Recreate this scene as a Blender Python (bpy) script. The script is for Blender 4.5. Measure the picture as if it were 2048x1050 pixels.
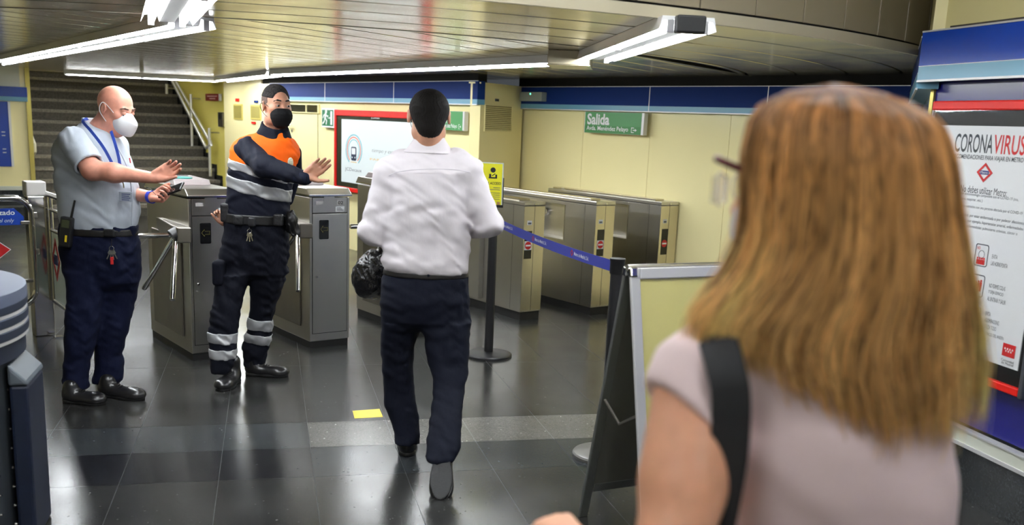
import bpy, bmesh, math, random
import numpy as np
from mathutils import Vector, Matrix
random.seed(7)
rng = np.random.default_rng(7)
SC = bpy.context.scene
COL = SC.collection
for o in list(bpy.data.objects):
    bpy.data.objects.remove(o)

# ------------------------------------------------------------------ camera
FPX = 1991.1                      # 35 mm lens in pixels of a 2048 px wide frame
PIT, ROL, YAW = [math.radians(v) for v in (12.4, 2.45, 14.0)]
EYE = Vector((0, 0, 1.62))
FW = Vector((math.sin(YAW) * math.cos(PIT), math.cos(YAW) * math.cos(PIT), -math.sin(PIT)))
_R = Vector((math.cos(YAW), -math.sin(YAW), 0)); _U = _R.cross(FW)
RT = math.cos(ROL) * _R + math.sin(ROL) * _U
UP = -math.sin(ROL) * _R + math.cos(ROL) * _U
cd = bpy.data.cameras.new('camera'); cam = bpy.data.objects.new('camera', cd); COL.objects.link(cam)
M = Matrix((RT, UP, -FW)).transposed().to_4x4(); M.translation = EYE
cam.matrix_world = M
cd.lens = 35; cd.sensor_width = 36; cd.shift_y = 157.5 / 2048
cd.clip_start = 0.05; cd.clip_end = 100
cd.dof.use_dof = True; cd.dof.focus_distance = 5.9; cd.dof.aperture_fstop = 2.8
SC.camera = cam
# ------------------------------------------------------------------ world, exposure
wd = bpy.data.worlds.new('world'); SC.world = wd; wd.use_nodes = True
wd.node_tree.nodes['Background'].inputs[0].default_value = (0.55, 0.6, 0.65, 1)
wd.node_tree.nodes['Background'].inputs[1].default_value = 0.05
SC.view_settings.view_transform = 'Standard'; SC.view_settings.look = 'None'
SC.view_settings.exposure = 1.08; SC.view_settings.gamma = 1.0
SC.view_settings.use_curve_mapping = False
TUBE_EMIT = 23.0
FILL_EMIT = 31.0

def ray(x, y):
    return RT * ((x - 1024) / FPX) + UP * ((682.5 - y) / FPX) + FW
HV = Vector((math.sin(YAW), math.cos(YAW), 0))
def at(x, y, D):
    """the point seen at photo position x, y at horizontal distance D in front of the camera"""
    r = ray(x, y); return EYE + r * (D / r.dot(HV))
def onz(x, y, z=0.0):
    r = ray(x, y); return EYE + r * ((z - EYE.z) / r.z)
def onplane(x, y, p0, n):
    r = ray(x, y); n = Vector(n); return EYE + r * ((Vector(p0) - EYE).dot(n) / r.dot(n))
# the gate line, the stairs and the rear wall share one direction, turned 23 degrees from the right wall
TH = math.radians(23)
UW = Vector((math.cos(TH), math.sin(TH), 0)); UA = Vector((-math.sin(TH), math.cos(TH), 0))
def wa(w, a, z=0.0):
    v = UW * w + UA * a; v.z = z; return v

# ------------------------------------------------------------------ materials
MATS = {}
def node(nt, t, **kw):
    n = nt.nodes.new(t)
    for k, v in kw.items(): setattr(n, k, v)
    return n
def mat(name, col, rough=0.5, metal=0.0, spec=0.5, coat=0.0, sss=0.0, emit=None, trans=0.0, sheen=0.0, alpha=1.0,
        noise=None, bump=None, rnoise=None, coords='Object', grain=None):
    """noise=(scale, amount, [stretch]) varies the colour; bump=(scale, strength, [stretch]); rnoise varies roughness"""
    if name in MATS: return MATS[name]
    m = bpy.data.materials.new(name); MATS[name] = m; m.use_nodes = True
    nt = m.node_tree; b = nt.nodes['Principled BSDF']; I = b.inputs
    c = tuple(col) + (1,)
    I['Base Color'].default_value = c; I['Roughness'].default_value = rough; I['Metallic'].default_value = metal
    I['Specular IOR Level'].default_value = spec; I['Coat Weight'].default_value = coat; I['Coat Roughness'].default_value = 0.08
    I['Sheen Weight'].default_value = sheen
    I['Alpha'].default_value = alpha
    if sss: I['Subsurface Weight'].default_value = sss; I['Subsurface Radius'].default_value = (0.012, 0.005, 0.003); I['Subsurface Scale'].default_value = 1
    if trans: I['Transmission Weight'].default_value = trans; I['IOR'].default_value = 1.45
    if emit: I['Emission Color'].default_value = tuple(emit[:3]) + (1,); I['Emission Strength'].default_value = emit[3]
    tc = node(nt, 'ShaderNodeTexCoord')
    def tex(sc, st=(1, 1, 1), detail=4, rgh=.55):
        mp = node(nt, 'ShaderNodeMapping'); mp.inputs['Scale'].default_value = st
        nt.links.new(tc.outputs[coords], mp.inputs[0])
        n = node(nt, 'ShaderNodeTexNoise'); n.inputs['Scale'].default_value = sc; n.inputs['Detail'].default_value = detail
        n.inputs['Roughness'].default_value = rgh
        nt.links.new(mp.outputs[0], n.inputs['Vector']); return n
    if noise:
        n = tex(noise[0], *(noise[2:3] or [(1, 1, 1)]))
        rp = node(nt, 'ShaderNodeMapRange'); rp.inputs[1].default_value = .3; rp.inputs[2].default_value = .7
        rp.inputs[3].default_value = 1 - noise[1]; rp.inputs[4].default_value = 1 + noise[1]
        nt.links.new(n.outputs[0], rp.inputs[0])
        mx = node(nt, 'ShaderNodeVectorMath', operation='SCALE'); mx.inputs[0].default_value = col
        nt.links.new(rp.outputs[0], mx.inputs[3]); nt.links.new(mx.outputs[0], I['Base Color'])
    if rnoise:
        n = tex(rnoise[0], *(rnoise[2:3] or [(1, 1, 1)]))
        rp = node(nt, 'ShaderNodeMapRange'); rp.inputs[1].default_value = .3; rp.inputs[2].default_value = .7
        rp.inputs[3].default_value = max(0, rough - rnoise[1]); rp.inputs[4].default_value = rough + rnoise[1]
        nt.links.new(n.outputs[0], rp.inputs[0]); nt.links.new(rp.outputs[0], I['Roughness'])
    if bump:
        n = tex(bump[0], *(bump[2:3] or [(1, 1, 1)]))
        bp = node(nt, 'ShaderNodeBump'); bp.inputs['Strength'].default_value = bump[1]
        bp.inputs['Distance'].default_value = bump[3] if len(bump) > 3 else 0.01
        nt.links.new(n.outputs[0], bp.inputs['Height']); nt.links.new(bp.outputs[0], I['Normal'])
    return m

def S(r, g, b):
    f = lambda c: (c / 255 / 12.92) if c / 255 <= .04045 else ((c / 255 + .055) / 1.055) ** 2.4
    return (f(r), f(g), f(b))
steel = mat('brushed steel', (.62, .60, .56), .30, 1.0, noise=(1.3, .05), rnoise=(1.2, .03))
steel_reflect = mat('brushed steel tinted by wall reflection', (.66, .61, .50), .26, 1.0, noise=(1.3, .04), rnoise=(1.2, .03))  # reflection of the yellow wall put into the steel's colour
steel_dark = mat('dull dark steel', (.30, .28, .25), .38, 1.0, rnoise=(4, .08))
chrome = mat('polished steel tube', (.72, .71, .68), .13, 1.0)
rail_m = mat('satin handrail steel', (.74, .73, .70), .32, .6)
alu = mat('silver anodised aluminium', (.70, .70, .70), .42, .35)
wall_y = mat('pale yellow enamelled panel', S(247, 235, 178), .16, 0, .5, rnoise=(2.2, .05), bump=(1.2, .10, (1, 1, .6), .01))
wall_lemon = mat('lemon yellow enamelled panel', S(236, 222, 112), .2, 0, .5, bump=(1.2, .08, (1, 1, .6), .01))
blue_band = mat('dark blue enamel band', S(20, 48, 112), .55, 0, .12, bump=(1.5, .08, (1, 1, 1), .01))
blue_bright = mat('royal blue enamel band', S(8, 62, 166), .25, 0, .5)
light_band = mat('light blue stripe', S(105, 160, 185), .3)
blue_wall = mat('deep ultramarine panel', S(20, 18, 112), .22, 0, .5)
white_line = mat('pale grey trim', S(205, 208, 195), .35)
beige_panel = mat('grey beige enamel panel', S(146, 136, 114), .35, bump=(1.5, .05))
granite_dark = mat('polished black granite', S(34, 37, 38), .15, noise=(90, .5), spec=.5)
black = mat('black plastic', (.012, .012, .013), .4)
black_gloss = mat('glossy black', (.008, .008, .009), .12)
gap_dark = mat('dark joint', (.012, .011, .009), .8)
red = mat('signal red enamel', S(214, 28, 18), .42, spec=.3)
white_p = mat('white printed paper', S(226, 228, 230), .55)
glass = mat('clear toughened glass', (.85, .95, .93), .03, trans=1.0, alpha=.35)
rubber = mat('black rubber plinth', (.012, .012, .012), .55)
tube_m = mat('lit fluorescent tube', (1, 1, 1), .3, emit=(.93, .97, 1.0, TUBE_EMIT))
white_enamel = mat('white reflector enamel', (.85, .86, .86), .22)

# ------------------------------------------------------------------ mesh helpers
def tag(o, label=None, cat=None, group=None, kind=None):
    if label: o['label'] = label
    if cat: o['category'] = cat
    if group: o['group'] = group
    if kind: o['kind'] = kind
    return o
class MB:
    def __init__(s): s.v = []; s.f = []; s.mi = []; s.T = None; s.m = 0
    def add(s, vs, fs):
        b = len(s.v)
        s.v += [tuple(s.T @ Vector(p)) if s.T else tuple(p) for p in vs]
        s.f += [tuple(b + i for i in f) for f in fs]; s.mi += [s.m] * len(fs); return s
    def box(s, x0, x1, y0, y1, z0, z1):
        x0, x1 = min(x0, x1), max(x0, x1); y0, y1 = min(y0, y1), max(y0, y1); z0, z1 = min(z0, z1), max(z0, z1)
        return s.add([(x, y, z) for z in (z0, z1) for y in (y0, y1) for x in (x0, x1)],
              [(0, 2, 3, 1), (4, 5, 7, 6), (0, 1, 5, 4), (2, 6, 7, 3), (0, 4, 6, 2), (1, 3, 7, 5)])
    def hexa(s, pts):  # 4 bottom counter-clockwise from above, 4 top
        return s.add(pts, [(3, 2, 1, 0), (4, 5, 6, 7), (0, 1, 5, 4), (1, 2, 6, 5), (2, 3, 7, 6), (3, 0, 4, 7)])
    def wall(s, p, q, z0, z1, t=.03):   # upright slab p->q, thickness t to the left of p->q
        p = Vector(p); q = Vector(q); d = (q - p).normalized(); n = Vector((-d.y, d.x, 0)) * t
        a = [Vector((*v.xy, z0)) for v in (p, q, q + n, p + n)]; b = [Vector((*v.xy, z1)) for v in (p, q, q + n, p + n)]
        return s.hexa(a + b)
    def prism(s, poly, y0, y1, plane='xz'):   # polygon in plane, extruded along the third axis
        n = len(poly)
        mk = {'xz': lambda a, b, c: (a, c, b), 'xy': lambda a, b, c: (a, b, c), 'yz': lambda a, b, c: (c, a, b)}[plane]
        vs = [mk(a, b, y0) for a, b in poly] + [mk(a, b, y1) for a, b in poly]
        fs = [tuple(range(n)), tuple(range(2 * n - 1, n - 1, -1))] + [(i, n + i, n + (i + 1) % n, (i + 1) % n) for i in range(n)]
        return s.add(vs, fs)
    def tube(s, pts, r, n=12, caps=True, closed=False, flat=None):
        pts = [Vector(p) for p in pts]; N = len(pts); vs = []; fs = []
        rr = r if isinstance(r, (list, tuple)) else [r] * N
        up = None
        for i, p in enumerate(pts):
            if closed: t = (pts[(i + 1) % N] - pts[i - 1]).normalized()
            else: t = ((pts[min(i + 1, N - 1)] - pts[max(i - 1, 0)])).normalized()
            if up is None: up = t.orthogonal().normalized() if flat is None else Vector(flat)
            a = (up - t * up.dot(t)).normalized(); up = a; b = t.cross(a)
            for k in range(n):
                th = 2 * math.pi * k / n; vs.append(p + (a * math.cos(th) + b * math.sin(th)) * rr[i])
        for i in range(N if closed else N - 1):
            for k in range(n):
                j = (i + 1) % N; fs.append((i * n + k, i * n + (k + 1) % n, j * n + (k + 1) % n, j * n + k))
        if caps and not closed: fs += [tuple(range(n - 1, -1, -1)), tuple(range((N - 1) * n, N * n))]
        return s.add(vs, fs)
    def lathe(s, prof, c=(0, 0, 0), n=48, a0=0, a1=2 * math.pi):
        full = abs(a1 - a0 - 2 * math.pi) < 1e-6; m = n if full else n + 1; P = len(prof); vs = []; fs = []
        for i in range(m):
            a = a0 + (a1 - a0) * i / n
            for r, z in prof: vs.append((c[0] + r * math.cos(a), c[1] + r * math.sin(a), c[2] + z))
        for i in range(n):
            j = (i + 1) % m
            for k in range(P - 1): fs.append((i * P + k, j * P + k, j * P + k + 1, i * P + k + 1))
        return s.add(vs, fs)
    def build(s, name, m, parent=None, bevel=0, smooth=False, weld=False, autosmooth=None):
        me = bpy.data.meshes.new(name); me.from_pydata(s.v, [], s.f)
        ms = m if isinstance(m, (list, tuple)) else [m]
        for x in ms: me.materials.append(x)
        if len(ms) > 1: me.polygons.foreach_set('material_index', s.mi)
        if weld or True:
            bm = bmesh.new(); bm.from_mesh(me)
            if weld: bmesh.ops.remove_doubles(bm, verts=bm.verts, dist=1e-5)
            bmesh.ops.recalc_face_normals(bm, faces=bm.faces); bm.to_mesh(me); bm.free()
        o = bpy.data.objects.new(name, me); COL.objects.link(o)
        if parent: o.parent = parent
        if bevel:
            md = o.modifiers.new('bevel', 'BEVEL'); md.width = bevel; md.segments = 2; md.limit_method = 'ANGLE'; md.angle_limit = .6
        if smooth or autosmooth:
            me.polygons.foreach_set('use_smooth', [True] * len(me.polygons))
            if autosmooth: me.set_sharp_from_angle(angle=math.radians(autosmooth))
        me.update(); return o
def thing(name, loc, rz=0, label=None, cat=None, group=None):
    o = bpy.data.objects.new(name, None); COL.objects.link(o); o.location = loc; o.rotation_euler = (0, 0, rz)
    o.empty_display_size = .1
    return tag(o, label, cat, group)
def struct(o): o['kind'] = 'structure'; return o
def rrect(x0, x1, z0, z1, r, n=5):
    P = []
    for cx, cz, a in ((x1 - r, z1 - r, 0), (x0 + r, z1 - r, 90), (x0 + r, z0 + r, 180), (x1 - r, z0 + r, 270)):
        for i in range(n + 1):
            t = math.radians(a + 90 * i / n); P.append((cx + r * math.cos(t), cz + r * math.sin(t)))
    return P
def disc(cx, cz, rx, rz=None, n=24, a0=0, a1=360):
    rz = rz or rx
    return [(cx + rx * math.cos(math.radians(a0 + (a1 - a0) * i / n)), cz + rz * math.sin(math.radians(a0 + (a1 - a0) * i / n))) for i in range(n + (a1 - a0 < 360))]
def arc_band(mb, cx, cz, r0, r1, a0, a1, y0, y1, n=24, sx=1):
    f = lambda r, i: (cx + r * sx * math.cos(math.radians(a0 + (a1 - a0) * i / n)), cz + r * math.sin(math.radians(a0 + (a1 - a0) * i / n)))
    for i in range(n): mb.prism([f(r1, i), f(r1, i + 1), f(r0, i + 1), f(r0, i)], y0, y1)
def text(body, parent, x0, x1, z0, z1, m, y=-.001, name='lettering', shear=0, thick=0, spacing=1.0, rows=None):
    """lettering fitted into the rectangle x0..x1, z0..z1 of the thing's front (facing local -y)"""
    cu = bpy.data.curves.new('t', 'FONT'); cu.body = body; cu.shear = shear; cu.offset = thick; cu.space_character = spacing
    cu.resolution_u = 3
    o = bpy.data.objects.new('t', cu); COL.objects.link(o)
    dg = bpy.context.evaluated_depsgraph_get(); me = bpy.data.meshes.new_from_object(o.evaluated_get(dg))
    bpy.data.objects.remove(o); bpy.data.curves.remove(cu)
    n = len(me.vertices); co = np.empty(n * 3); me.vertices.foreach_get('co', co); co = co.reshape(-1, 3)
    lo = co.min(0); hi = co.max(0)
    out = np.zeros_like(co)
    out[:, 0] = x0 + (co[:, 0] - lo[0]) / max(1e-9, hi[0] - lo[0]) * (x1 - x0)
    out[:, 2] = z0 + (co[:, 1] - lo[1]) / max(1e-9, hi[1] - lo[1]) * (z1 - z0)
    out[:, 1] = y
    me.vertices.foreach_set('co', out.ravel()); me.materials.clear(); me.materials.append(m)
    me.name = name
    ob = bpy.data.objects.new(name, me); COL.objects.link(ob); ob.parent = parent
    me.update(); return ob
ink = mat('black printing ink', (.02, .02, .022), .5)
ink_grey = mat('grey printing ink', S(95, 98, 105), .5)
ink_red = mat('red printing ink', S(200, 28, 30), .5)
ink_blue = mat('blue printing ink', S(40, 50, 120), .5)
ink_white = mat('white printing ink', S(235, 235, 235), .5)
def flat(mb, poly, y0=-.0014, y1=0): return mb.prism(poly, y0, y1)
def rhomb(cx, cz, rx, rz): return [(cx + rx, cz), (cx, cz + rz), (cx - rx, cz), (cx, cz - rz)]
def metro_mark(parent, cx, cz, rx, rz, y, name='metro_rhombus', word=True):
    """red rhombus outline with a blue bar across it"""
    m = MB()
    for k in range(4):
        A = rhomb(cx, cz, rx, rz); B = rhomb(cx, cz, rx * .68, rz * .68); j = (k + 1) % 4
        m.prism([A[k], A[j], B[j], B[k]], y - .001, y)
    o = m.build(name, ink_red, parent)
    m = MB(); m.prism([(cx - rx * .52, cz - rz * .2), (cx + rx * .52, cz - rz * .2), (cx + rx * .52, cz + rz * .2), (cx - rx * .52, cz + rz * .2)], y - .002, y - .001)
    m.build('rhombus_bar', ink_blue, parent)
    if word: text('Metro', parent, cx - rx * .42, cx + rx * .42, cz - rz * .12, cz + rz * .14, ink_white, y - .0025)
# ================================================================== the setting
def floor_material():
    m = bpy.data.materials.new('polished dark terrazzo'); m.use_nodes = True; nt = m.node_tree; b = nt.nodes['Principled BSDF']; L = nt.links
    tc = node(nt, 'ShaderNodeTexCoord')
    sp = node(nt, 'ShaderNodeSeparateXYZ'); L.new(tc.outputs['Object'], sp.inputs[0])
    vo = node(nt, 'ShaderNodeTexVoronoi'); vo.inputs['Scale'].default_value = 150; L.new(tc.outputs['Object'], vo.inputs['Vector'])
    cr = node(nt, 'ShaderNodeValToRGB'); L.new(vo.outputs['Color'], cr.inputs[0])
    e = cr.color_ramp; e.elements[0].position = 0; e.elements[0].color = (.60, .61, .63, 1); e.elements[1].position = .93; e.elements[1].color = (1.15, 1.16, 1.18, 1)
    e.elements.new(.955).color = (4.2, 4.3, 4.4, 1)
    n2 = node(nt, 'ShaderNodeTexNoise'); n2.inputs['Scale'].default_value = 2.3; n2.inputs['Detail'].default_value = 6; L.new(tc.outputs['Object'], n2.inputs['Vector'])
    mr = node(nt, 'ShaderNodeMapRange'); L.new(n2.outputs[0], mr.inputs[0]); mr.inputs[1].default_value = .3; mr.inputs[2].default_value = .7; mr.inputs[3].default_value = .85; mr.inputs[4].default_value = 1.15
    at_ = node(nt, 'ShaderNodeAttribute'); at_.attribute_name = 'tile'; at_.attribute_type = 'GEOMETRY'
    s1 = node(nt, 'ShaderNodeVectorMath', operation='MULTIPLY'); L.new(cr.outputs[0], s1.inputs[0]); L.new(at_.outputs['Color'], s1.inputs[1])
    s2 = node(nt, 'ShaderNodeVectorMath', operation='SCALE'); L.new(s1.outputs[0], s2.inputs[0]); L.new(mr.outputs[0], s2.inputs[3])
    L.new(s2.outputs[0], b.inputs['Base Color'])
    r = node(nt, 'ShaderNodeMapRange'); L.new(n2.outputs[0], r.inputs[0]); r.inputs[1].default_value = .3; r.inputs[2].default_value = .7; r.inputs[3].default_value = .17; r.inputs[4].default_value = .26
    L.new(r.outputs[0], b.inputs['Roughness']); b.inputs['Specular IOR Level'].default_value = .42
    bp = node(nt, 'ShaderNodeBump'); bp.inputs['Strength'].default_value = .08; bp.inputs['Distance'].default_value = .002
    L.new(vo.outputs['Distance'], bp.inputs['Height']); L.new(bp.outputs[0], b.inputs['Normal'])
    return m
fm = floor_material()
def make_floor():
    vs, fs, tc = [], [], []
    X0, Y0, P = .19, 4.39, .42
    for i in range(-18, 14):
        for j in range(-22, 48):
            if j > 1 and (j - 2) % 3: continue
            if j < 0 and (-j) % 3: continue
            PY = P * 3 if (j > 1 or j < 0) else P
            x, y = X0 + i * P, Y0 + j * P
            g = .0014
            b = len(vs); vs += [(x + g, y + g, 0), (x + P - g, y + g, 0), (x + P - g, y + PY - g, 0), (x + g, y + PY - g, 0)]
            fs.append((b, b + 1, b + 2, b + 3))
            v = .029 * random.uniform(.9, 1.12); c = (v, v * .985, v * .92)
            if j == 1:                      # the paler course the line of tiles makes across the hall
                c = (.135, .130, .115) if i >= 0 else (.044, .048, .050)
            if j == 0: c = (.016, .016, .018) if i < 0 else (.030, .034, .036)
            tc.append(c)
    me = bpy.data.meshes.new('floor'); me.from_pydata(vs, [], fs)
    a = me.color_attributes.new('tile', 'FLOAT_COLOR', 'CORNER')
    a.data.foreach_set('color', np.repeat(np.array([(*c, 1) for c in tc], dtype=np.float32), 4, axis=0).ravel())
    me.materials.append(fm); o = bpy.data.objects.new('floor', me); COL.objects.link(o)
    m = MB(); m.box(-9, 7, -6, 26, -.06, -.0008); m.build('grout_bed', mat('floor grout', S(66, 67, 66), .4), o)
    return struct(o)
make_floor()

# ---- right wall
XR = 3.14
m = MB(); m.box(XR, XR + .12, -6, 4.36, .34, 1.9); struct(m.build('wall_right', blue_wall))
m = MB(); m.box(XR, XR + .12, -6, 4.36, 2.1, 3.0)
o = m.build('wall_right_upper', mat('cream upper panel', S(222, 210, 150), .4)); struct(o)
m = MB()
m.box(XR - .02, XR, -6, 4.36, 0, .245); struct(m.build('baseboard_right', granite_dark))
m = MB(); m.box(XR - .035, XR, -6, 4.36, .262, .318); m.m = 1; m.box(XR - .042, XR, -6, 4.36, .318, .326); m.box(XR - .042, XR, -6, 4.36, .245, .262)
struct(m.build('trim_right', [white_line, alu]))
def band(name, p, q, z0, z1, dark, off=.10, step=None, split=.30, joints=()):
    """enamel fascia: dark field above a light stripe, thin metal edges; p->q has the room on its right"""
    o = None
    p = Vector(p); q = Vector(q); d = (q - p).normalized(); zs = z0 + (z1 - z0) * split
    m = MB(); m.m = 0; m.wall(p, q, zs, z1, off); m.m = 1; m.wall(p, q, z0, zs, off)
    m.m = 2; e = Vector((d.y, -d.x, 0)) * .003
    m.wall(p + e, q + e, z0 - .006, z0 + .004, .01); m.wall(p + e, q + e, z1 - .004, z1 + .004, .01); m.wall(p + e * .5, q + e * .5, zs - .0015, zs + .0015, .004)
    for t in joints:
        a = p + d * t + e; m.wall(a, a + d * .006, z0, z1, .01)
    return struct(m.build(name, [dark, light_band, alu]))
K1 = Vector((3.045, 4.37, 0))
CH = Vector((math.sin(math.radians(34)), math.cos(math.radians(34)), 0))     # chamfer wall direction
K2 = wa(6.49, 0)                                                   # placed below
# chamfer meets the rear wall line w = 6.49
t_ = (6.49 - K1.dot(UW)) / CH.dot(UW); K2 = K1 + CH * t_
band('trim_1', K1, (3.045, -6, 0), 1.895, 2.122, blue_bright, .1, joints=(2.9,))
band('trim_2', K2, K1, 1.86, 2.10, blue_band, .1)
m = MB(); m.wall(K2 + CH * .2 + Vector((.06, 0, 0)), K1 + Vector((.05, 0.0, 0)), 2.08, 3.0, .1); struct(m.build('wall_corner_upper', mat('cream upper panel', (0, 0, 0))))
m = MB(); m.wall(K2 + CH * .3 + Vector((.12, 0, 0)), K1 + Vector((.10, 0.0, 0)), 0, 2.1, .1); struct(m.build('wall_corner', mat('grey glazed panel', S(150, 158, 165), .15)))
m = MB(); m.box(XR - .012, XR + .01, 4.345, 4.37, 0.02, 1.9); struct(m.build('trim_3', mat('brass edge strip', S(196, 180, 96), .3, .6)))
m = MB(); m.box(XR - .002, XR + .003, -6, 4.3, 2.122, 2.15); struct(m.build('trim_4', mat('dusty ledge', S(70, 66, 60), .8, noise=(6, .5))))

# ---- rear wall, yellow enamelled panels
def panels(name, p, q, z0, z1, w, mt, first=0, t=.03, gap=.004):
    p = Vector(p); q = Vector(q); L = (q - p).length; d = (q - p) / L; m = MB(); s = 0; nxt = first or w
    back = MB()
    while s < L - .01:
        e = min(L, nxt); m.wall(p + d * (s + gap / 2), p + d * (e - gap / 2), z0, z1, t); s = e; nxt = s + w
    o = struct(m.build(name, mt, bevel=.002))
    n = Vector((-d.y, d.x, 0)) * t * .5
    back.wall(p + n, q + n, z0, z1, .1); b = back.build('panel_backing', gap_dark, o)
    return o
WC = 6.56
a0 = (K2 + CH * .1).dot(UA)
aC = 8.80
# panel joints seen on the wall
jt = [onplane(x, y, wa(WC, 0), UW).dot(UA) for x, y in ((1463, 227), (1302, 240), (1168, 235))]
mw = MB()
P0 = [a0] + jt + [aC]
for a, b in zip(P0[:-1], P0[1:]): mw.wall(wa(WC, b - .002), wa(WC, a + .002), .0, 2.06, .03) if False else mw.wall(wa(WC + .03, a + .002), wa(WC + .03, b - .002), .0, 1.985, .03)
wc = struct(mw.build('wall_rear', wall_y, bevel=.002))
m = MB(); m.wall(wa(WC + .13, a0), wa(WC + .13, aC), 0, 2.3, .11); m.build('panel_backing', gap_dark, wc)
def band_a(name, a, b, w, z0, z1, joints=()):
    p, q = wa(w, b), wa(w, a)                 # room on the right of p->q going towards the camera
    return band(name, p, q, z0, z1, blue_band, .1, joints=[b - j for j in joints]) if False else band2(name, w, a, b, z0, z1, joints)
def band2(name, w, a, b, z0, z1, joints=()):
    zs = z0 + (z1 - z0) * .22; m = MB()
    m.m = 0; m.wall(wa(w + .09, a), wa(w + .09, b), zs, z1, .09); m.m = 1; m.wall(wa(w + .09, a), wa(w + .09, b), z0, zs, .09)
    m.m = 2; m.wall(wa(w + .01, a), wa(w + .01, b), z0 - .006, z0 + .003, .013); m.wall(wa(w + .01, a), wa(w + .01, b), z1 - .003, z1 + .003, .013)
    for j in joints: m.wall(wa(w + .01, j), wa(w + .01, j + .008), z0, z1, .012)
    return struct(m.build(name, [blue_band, light_band, alu]))
ZB0, ZB1 = 1.765, 1.985
band2('trim_5', 6.48, K2.dot(UA) - .05, aC, ZB0, ZB1, joints=[onplane(x, 190, wa(6.48, 0), UW).dot(UA) for x in (1300, 1537)])
# column with ventilation grille between the two stretches of rear wall
cA, cB = wa(5.72, 8.27), wa(6.52, 8.64)
m = MB(); m.wall(cA, cB, 0, 1.985, .12); m.box(0, 0, 0, 0, 0, 0)
col_ = struct(m.build('wall_column', wall_y, bevel=.003))
m = MB(); m.wall(cA + UA * -.0 + (cB - cA) * -.02 - Vector(((cB - cA).y, -(cB - cA).x, 0)) * -.0, cB, 1.975, 1.99, .13); struct(m.build('trim_6', wall_y))
# rear wall, far stretch (towards the stairs)
WD = 5.75
mw = MB(); b = 8.30
for e in (9.5, 10.7, 11.9, 13.0, 13.75, 15.2): mw.wall(wa(WD + .03, b + .002), wa(WD + .03, e - .002), 0, 2.0 if b < 13.2 else 2.06, .03); b = e
wd_ = struct(mw.build('wall_rear_far', wall_y, bevel=.002))
m = MB(); m.wall(wa(WD + .13, 8.4), wa(WD + .13, 15.2), 0, 2.3, .11); m.build('panel_backing', gap_dark, wd_)
band2('trim_7', 5.68, 8.27, 13.3, 1.775, 2.0, joints=(9.9, 11.6))
# ---- stairs
ST0, SW0, SW1 = 15.45, 3.05, 5.95
stone = mat('worn grey granite step', S(116, 110, 98), .6, noise=(38, .38), bump=(60, .15))
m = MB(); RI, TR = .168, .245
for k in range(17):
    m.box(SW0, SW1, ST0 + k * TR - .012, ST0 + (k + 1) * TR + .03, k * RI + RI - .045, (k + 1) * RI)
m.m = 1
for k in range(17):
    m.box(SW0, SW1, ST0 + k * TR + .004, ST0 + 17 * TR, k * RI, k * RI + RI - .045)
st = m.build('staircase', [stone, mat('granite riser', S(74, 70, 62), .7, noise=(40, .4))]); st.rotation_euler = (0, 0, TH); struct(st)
m = MB()
for k in range(17):      # black stepped skirting on the right of the flight
    m.box(SW1 - .012, SW1, ST0 + k * TR - .10, ST0 + (k + 1) * TR - .0, k * RI, (k + 1) * RI + .075)
o = m.build('baseboard_stairs', granite_dark); o.rotation_euler = (0, 0, TH); struct(o)
m = MB(); m.box(SW1, SW1 + .1, 15.2, ST0 + 17 * TR, 0, 4.4)
o = m.build('wall_stair_right', wall_lemon); o.rotation_euler = (0, 0, TH); struct(o)
m = MB(); m.box(SW0 - .1, SW0, ST0 + .02, ST0 + 17 * TR, 0, 4.4)
o = m.build('wall_stair_left', wall_lemon); o.rotation_euler = (0, 0, TH); struct(o)
m = MB(); m.box(SW0 - .1, SW1 + .1, ST0 + 17 * TR, ST0 + 17 * TR + .1, 0, 4.6); m.box(SW0 - .1, SW1 + .1, ST0 + .9, ST0 + 17 * TR, 4.3, 4.4)
o = m.build('wall_stair_end', beige_panel); o.rotation_euler = (0, 0, TH); struct(o)
# left wall beside the stairs, facing the hall
m = MB(); m.box(-2.5, SW0 - .02, ST0, ST0 + .1, .44, 2.2)
o = m.build('wall_left_far', wall_y); o.rotation_euler = (0, 0, TH); struct(o)
m = MB(); m.box(-2.5, SW0 - .02, ST0 - .015, ST0, 0, .40); o = m.build('baseboard_left_far', granite_dark); o.rotation_euler = (0, 0, TH); struct(o)
m = MB(); m.box(-2.5, SW0 - .01, ST0 - .03, ST0, .40, .455); o = m.build('trim_8', white_line); o.rotation_euler = (0, 0, TH); struct(o)
zl0 = onplane(30, 202.5, wa(0, ST0 - .06), UA).z; zl1 = onplane(30, 173.5, wa(0, ST0 - .06), UA).z
m = MB(); m.m = 0; m.box(-2.5, SW0 - .02, ST0 - .06, ST0, zl0 + .06, zl1); m.m = 1; m.box(-2.5, SW0 - .02, ST0 - .06, ST0, zl0, zl0 + .06)
o = m.build('trim_9', [blue_bright, light_band]); o.rotation_euler = (0, 0, TH); struct(o)
m = MB(); m.box(-2.5, SW0 - .1, ST0 - .03, ST0, zl1, 2.4); o = m.build('trim_10', white_line); o.rotation_euler = (0, 0, TH); struct(o)
m = MB(); m.box(SW0 - .03, SW0 + .03, ST0 - .02, ST0 + .05, .02, 2.3); o = m.build('trim_11', mat('brass edge strip', (0, 0, 0))); o.rotation_euler = (0, 0, TH); struct(o)
# unseen sides that close the hall
m = MB(); m.box(-7.6, -7.5, -6, 20, 0, 3); struct(m.build('wall_left', wall_y))
m = MB(); m.box(-7.6, 3.3, -6.1, -6, 0, 3); struct(m.build('wall_behind', wall_y))

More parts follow.
